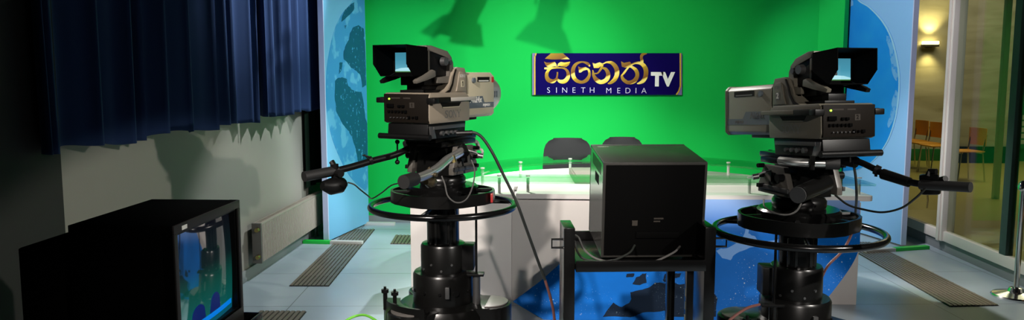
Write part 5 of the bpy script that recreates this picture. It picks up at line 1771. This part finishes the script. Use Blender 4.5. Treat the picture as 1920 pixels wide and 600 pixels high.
def hall_chair(x, y, rz, label):
    root = thing('hall_chair', (x, y, 0), label, 'chair', rz, 'orange chairs in the corridor')
    MB().prism([(-0.20, -0.21), (0.20, -0.21), (0.21, 0.0), (0.19, 0.20), (-0.19, 0.20), (-0.21, 0.0)], 'z', 0.445, 0.462, 0.006).build('seat', M['orange_wood'], root)
    bm = MB()
    pf, pb = [], []
    for i in range(9):
        u = -1 + 2 * i / 8
        pf.append((0.20 * u, 0.19 + 0.035 * (1 - u * u)))
        pb.append((0.20 * u, 0.204 + 0.035 * (1 - u * u)))
    bm.prism(pf + pb[::-1], 'z', 0.54, 0.80, 0.004)
    bm.build('backrest', M['orange_wood'], root)
    for s in (-1, 1):
        MB().tube([(s * 0.19, -0.20, 0.0), (s * 0.175, -0.16, 0.44)], 0.011, 8).build('leg', M['chrome'], root)
        MB().tube([(s * 0.19, 0.22, 0.0), (s * 0.175, 0.17, 0.44), (s * 0.18, 0.215, 0.70)], 0.011, 8).build('leg', M['chrome'], root)
    MB().tube([(-0.175, -0.14, 0.435), (0.175, -0.14, 0.435)], 0.010, 8).tube([(-0.175, 0.16, 0.435), (0.175, 0.16, 0.435)], 0.010, 8).build('seat_frame', M['chrome'], root)
    return root


hc = [(1707, 263, 'orange plywood chair at the far left of the corridor row'), (1734, 268, 'second orange plywood chair of the corridor row'), (1757, 273, 'third orange plywood chair, partly behind the cream mullion'), (1808, 283, 'orange chair seen alone right of the cream mullion')]
for x, y, l in hc:
    p = PZ(x, y, 0.45)
    hall_chair(p.x, p.y, R_(-84), l)

# framed notice board at the far right
p0, p1 = PY(1882, 205, 14.8), PY(1958, 276, 14.8)
nb_ = thing('notice_board', ((p0.x + p1.x) / 2, 14.8, p1.z), 'green framed notice board with pale paper strips at the right edge', 'notice board')
fr = MB()
for (x0, x1, z0, z1) in ((p0.x, p1.x, p0.z - 0.06, p0.z), (p0.x, p1.x, p1.z, p1.z + 0.06), (p0.x, p0.x + 0.06, p1.z + 0.06, p0.z - 0.06), (p1.x - 0.06, p1.x, p1.z + 0.06, p0.z - 0.06)):
    fr.box(x0, x1, 14.72, 14.78, z0, z1, 0.004)
fr.build('frame', M['green_board'], nb_, world=True)
MB().box(p0.x + 0.05, p1.x - 0.05, 14.755, 14.79, p1.z + 0.05, p0.z - 0.05).build('backing', M['dado_green'], nb_, world=True)
for k in range(5):
    z = p0.z - 0.10 - k * 0.115
    MB().box(p0.x + 0.09, p1.x - 0.09, 14.748, 14.756, z - 0.085, z).build('paper_strip', M['paper'], nb_, world=True)
MB().box(p0.x, p1.x, 14.78, 14.91, p1.z + 0.2, p0.z - 0.2).build('wall_batten', M['green_board'], nb_, world=True)

# slim pale upright strip in the corridor
pp = PZ(1866, 372, 0)
post = MB().box(pp.x - 0.035, pp.x + 0.035, pp.y - 0.035, pp.y + 0.035, 0.0, 4.4, 0.006)
struct(post.build('trim_6', mat('blue_grey_strip', (0.55, 0.62, 0.70), 0.4)), 'slim pale blue grey upright strip in the corridor', 'post')

# stair rail glimpsed by the edge of the right panel
sr = thing('stair_rail', (6.3, 14.3, 0), 'dark stair rail glimpsed beside the right globe panel', 'railing')
a_, b_ = PY(1698, 232, 14.3), PY(1712, 150, 14.3)
MB().tube([(a_.x - 0.35, 14.3, a_.z - 0.6), (b_.x, 14.3, b_.z)], 0.025, 8).build('hand_rail', M['black'], sr, world=True)
MB().tube([(a_.x - 0.35, 14.3, a_.z - 0.8), (b_.x, 14.3, b_.z - 0.25)], 0.018, 8).build('lower_rail', M['black'], sr, world=True)
MB().tube([(b_.x, 14.3, 0), (b_.x, 14.3, b_.z)], 0.025, 8).build('newel_post', M['black'], sr, world=True)

# chrome barrier post at the right edge
sp0 = PZ(1904, 557, 0.0)
sp_ = thing('barrier_post', (sp0.x, sp0.y, 0), 'chrome barrier post on a round base at the right edge', 'barrier post')
MB().lathe([(0.155, 0.0), (0.158, 0.012), (0.150, 0.022), (0.10, 0.034), (0.055, 0.045), (0.045, 0.07), (0.03, 0.075)], 0, 0, 40).build('base', M['chrome'], sp_)
MB().cyl((0, 0, 0.07), (0, 0, 0.78), 0.019, None, 20).build('pole', M['chrome'], sp_)
MB().lathe([(0.02, 0.775), (0.034, 0.785), (0.036, 0.81), (0.028, 0.835), (0.01, 0.85)], 0, 0, 24).build('cap', M['chrome'], sp_)
rp_ = MB().tube([(0.030, -0.01, 0.79), (0.045, -0.05, 0.66), (0.06, -0.15, 0.55), (0.15, -0.9, 0.5)], 0.022, 10, 6).build('rope', M['rope'], sp_)
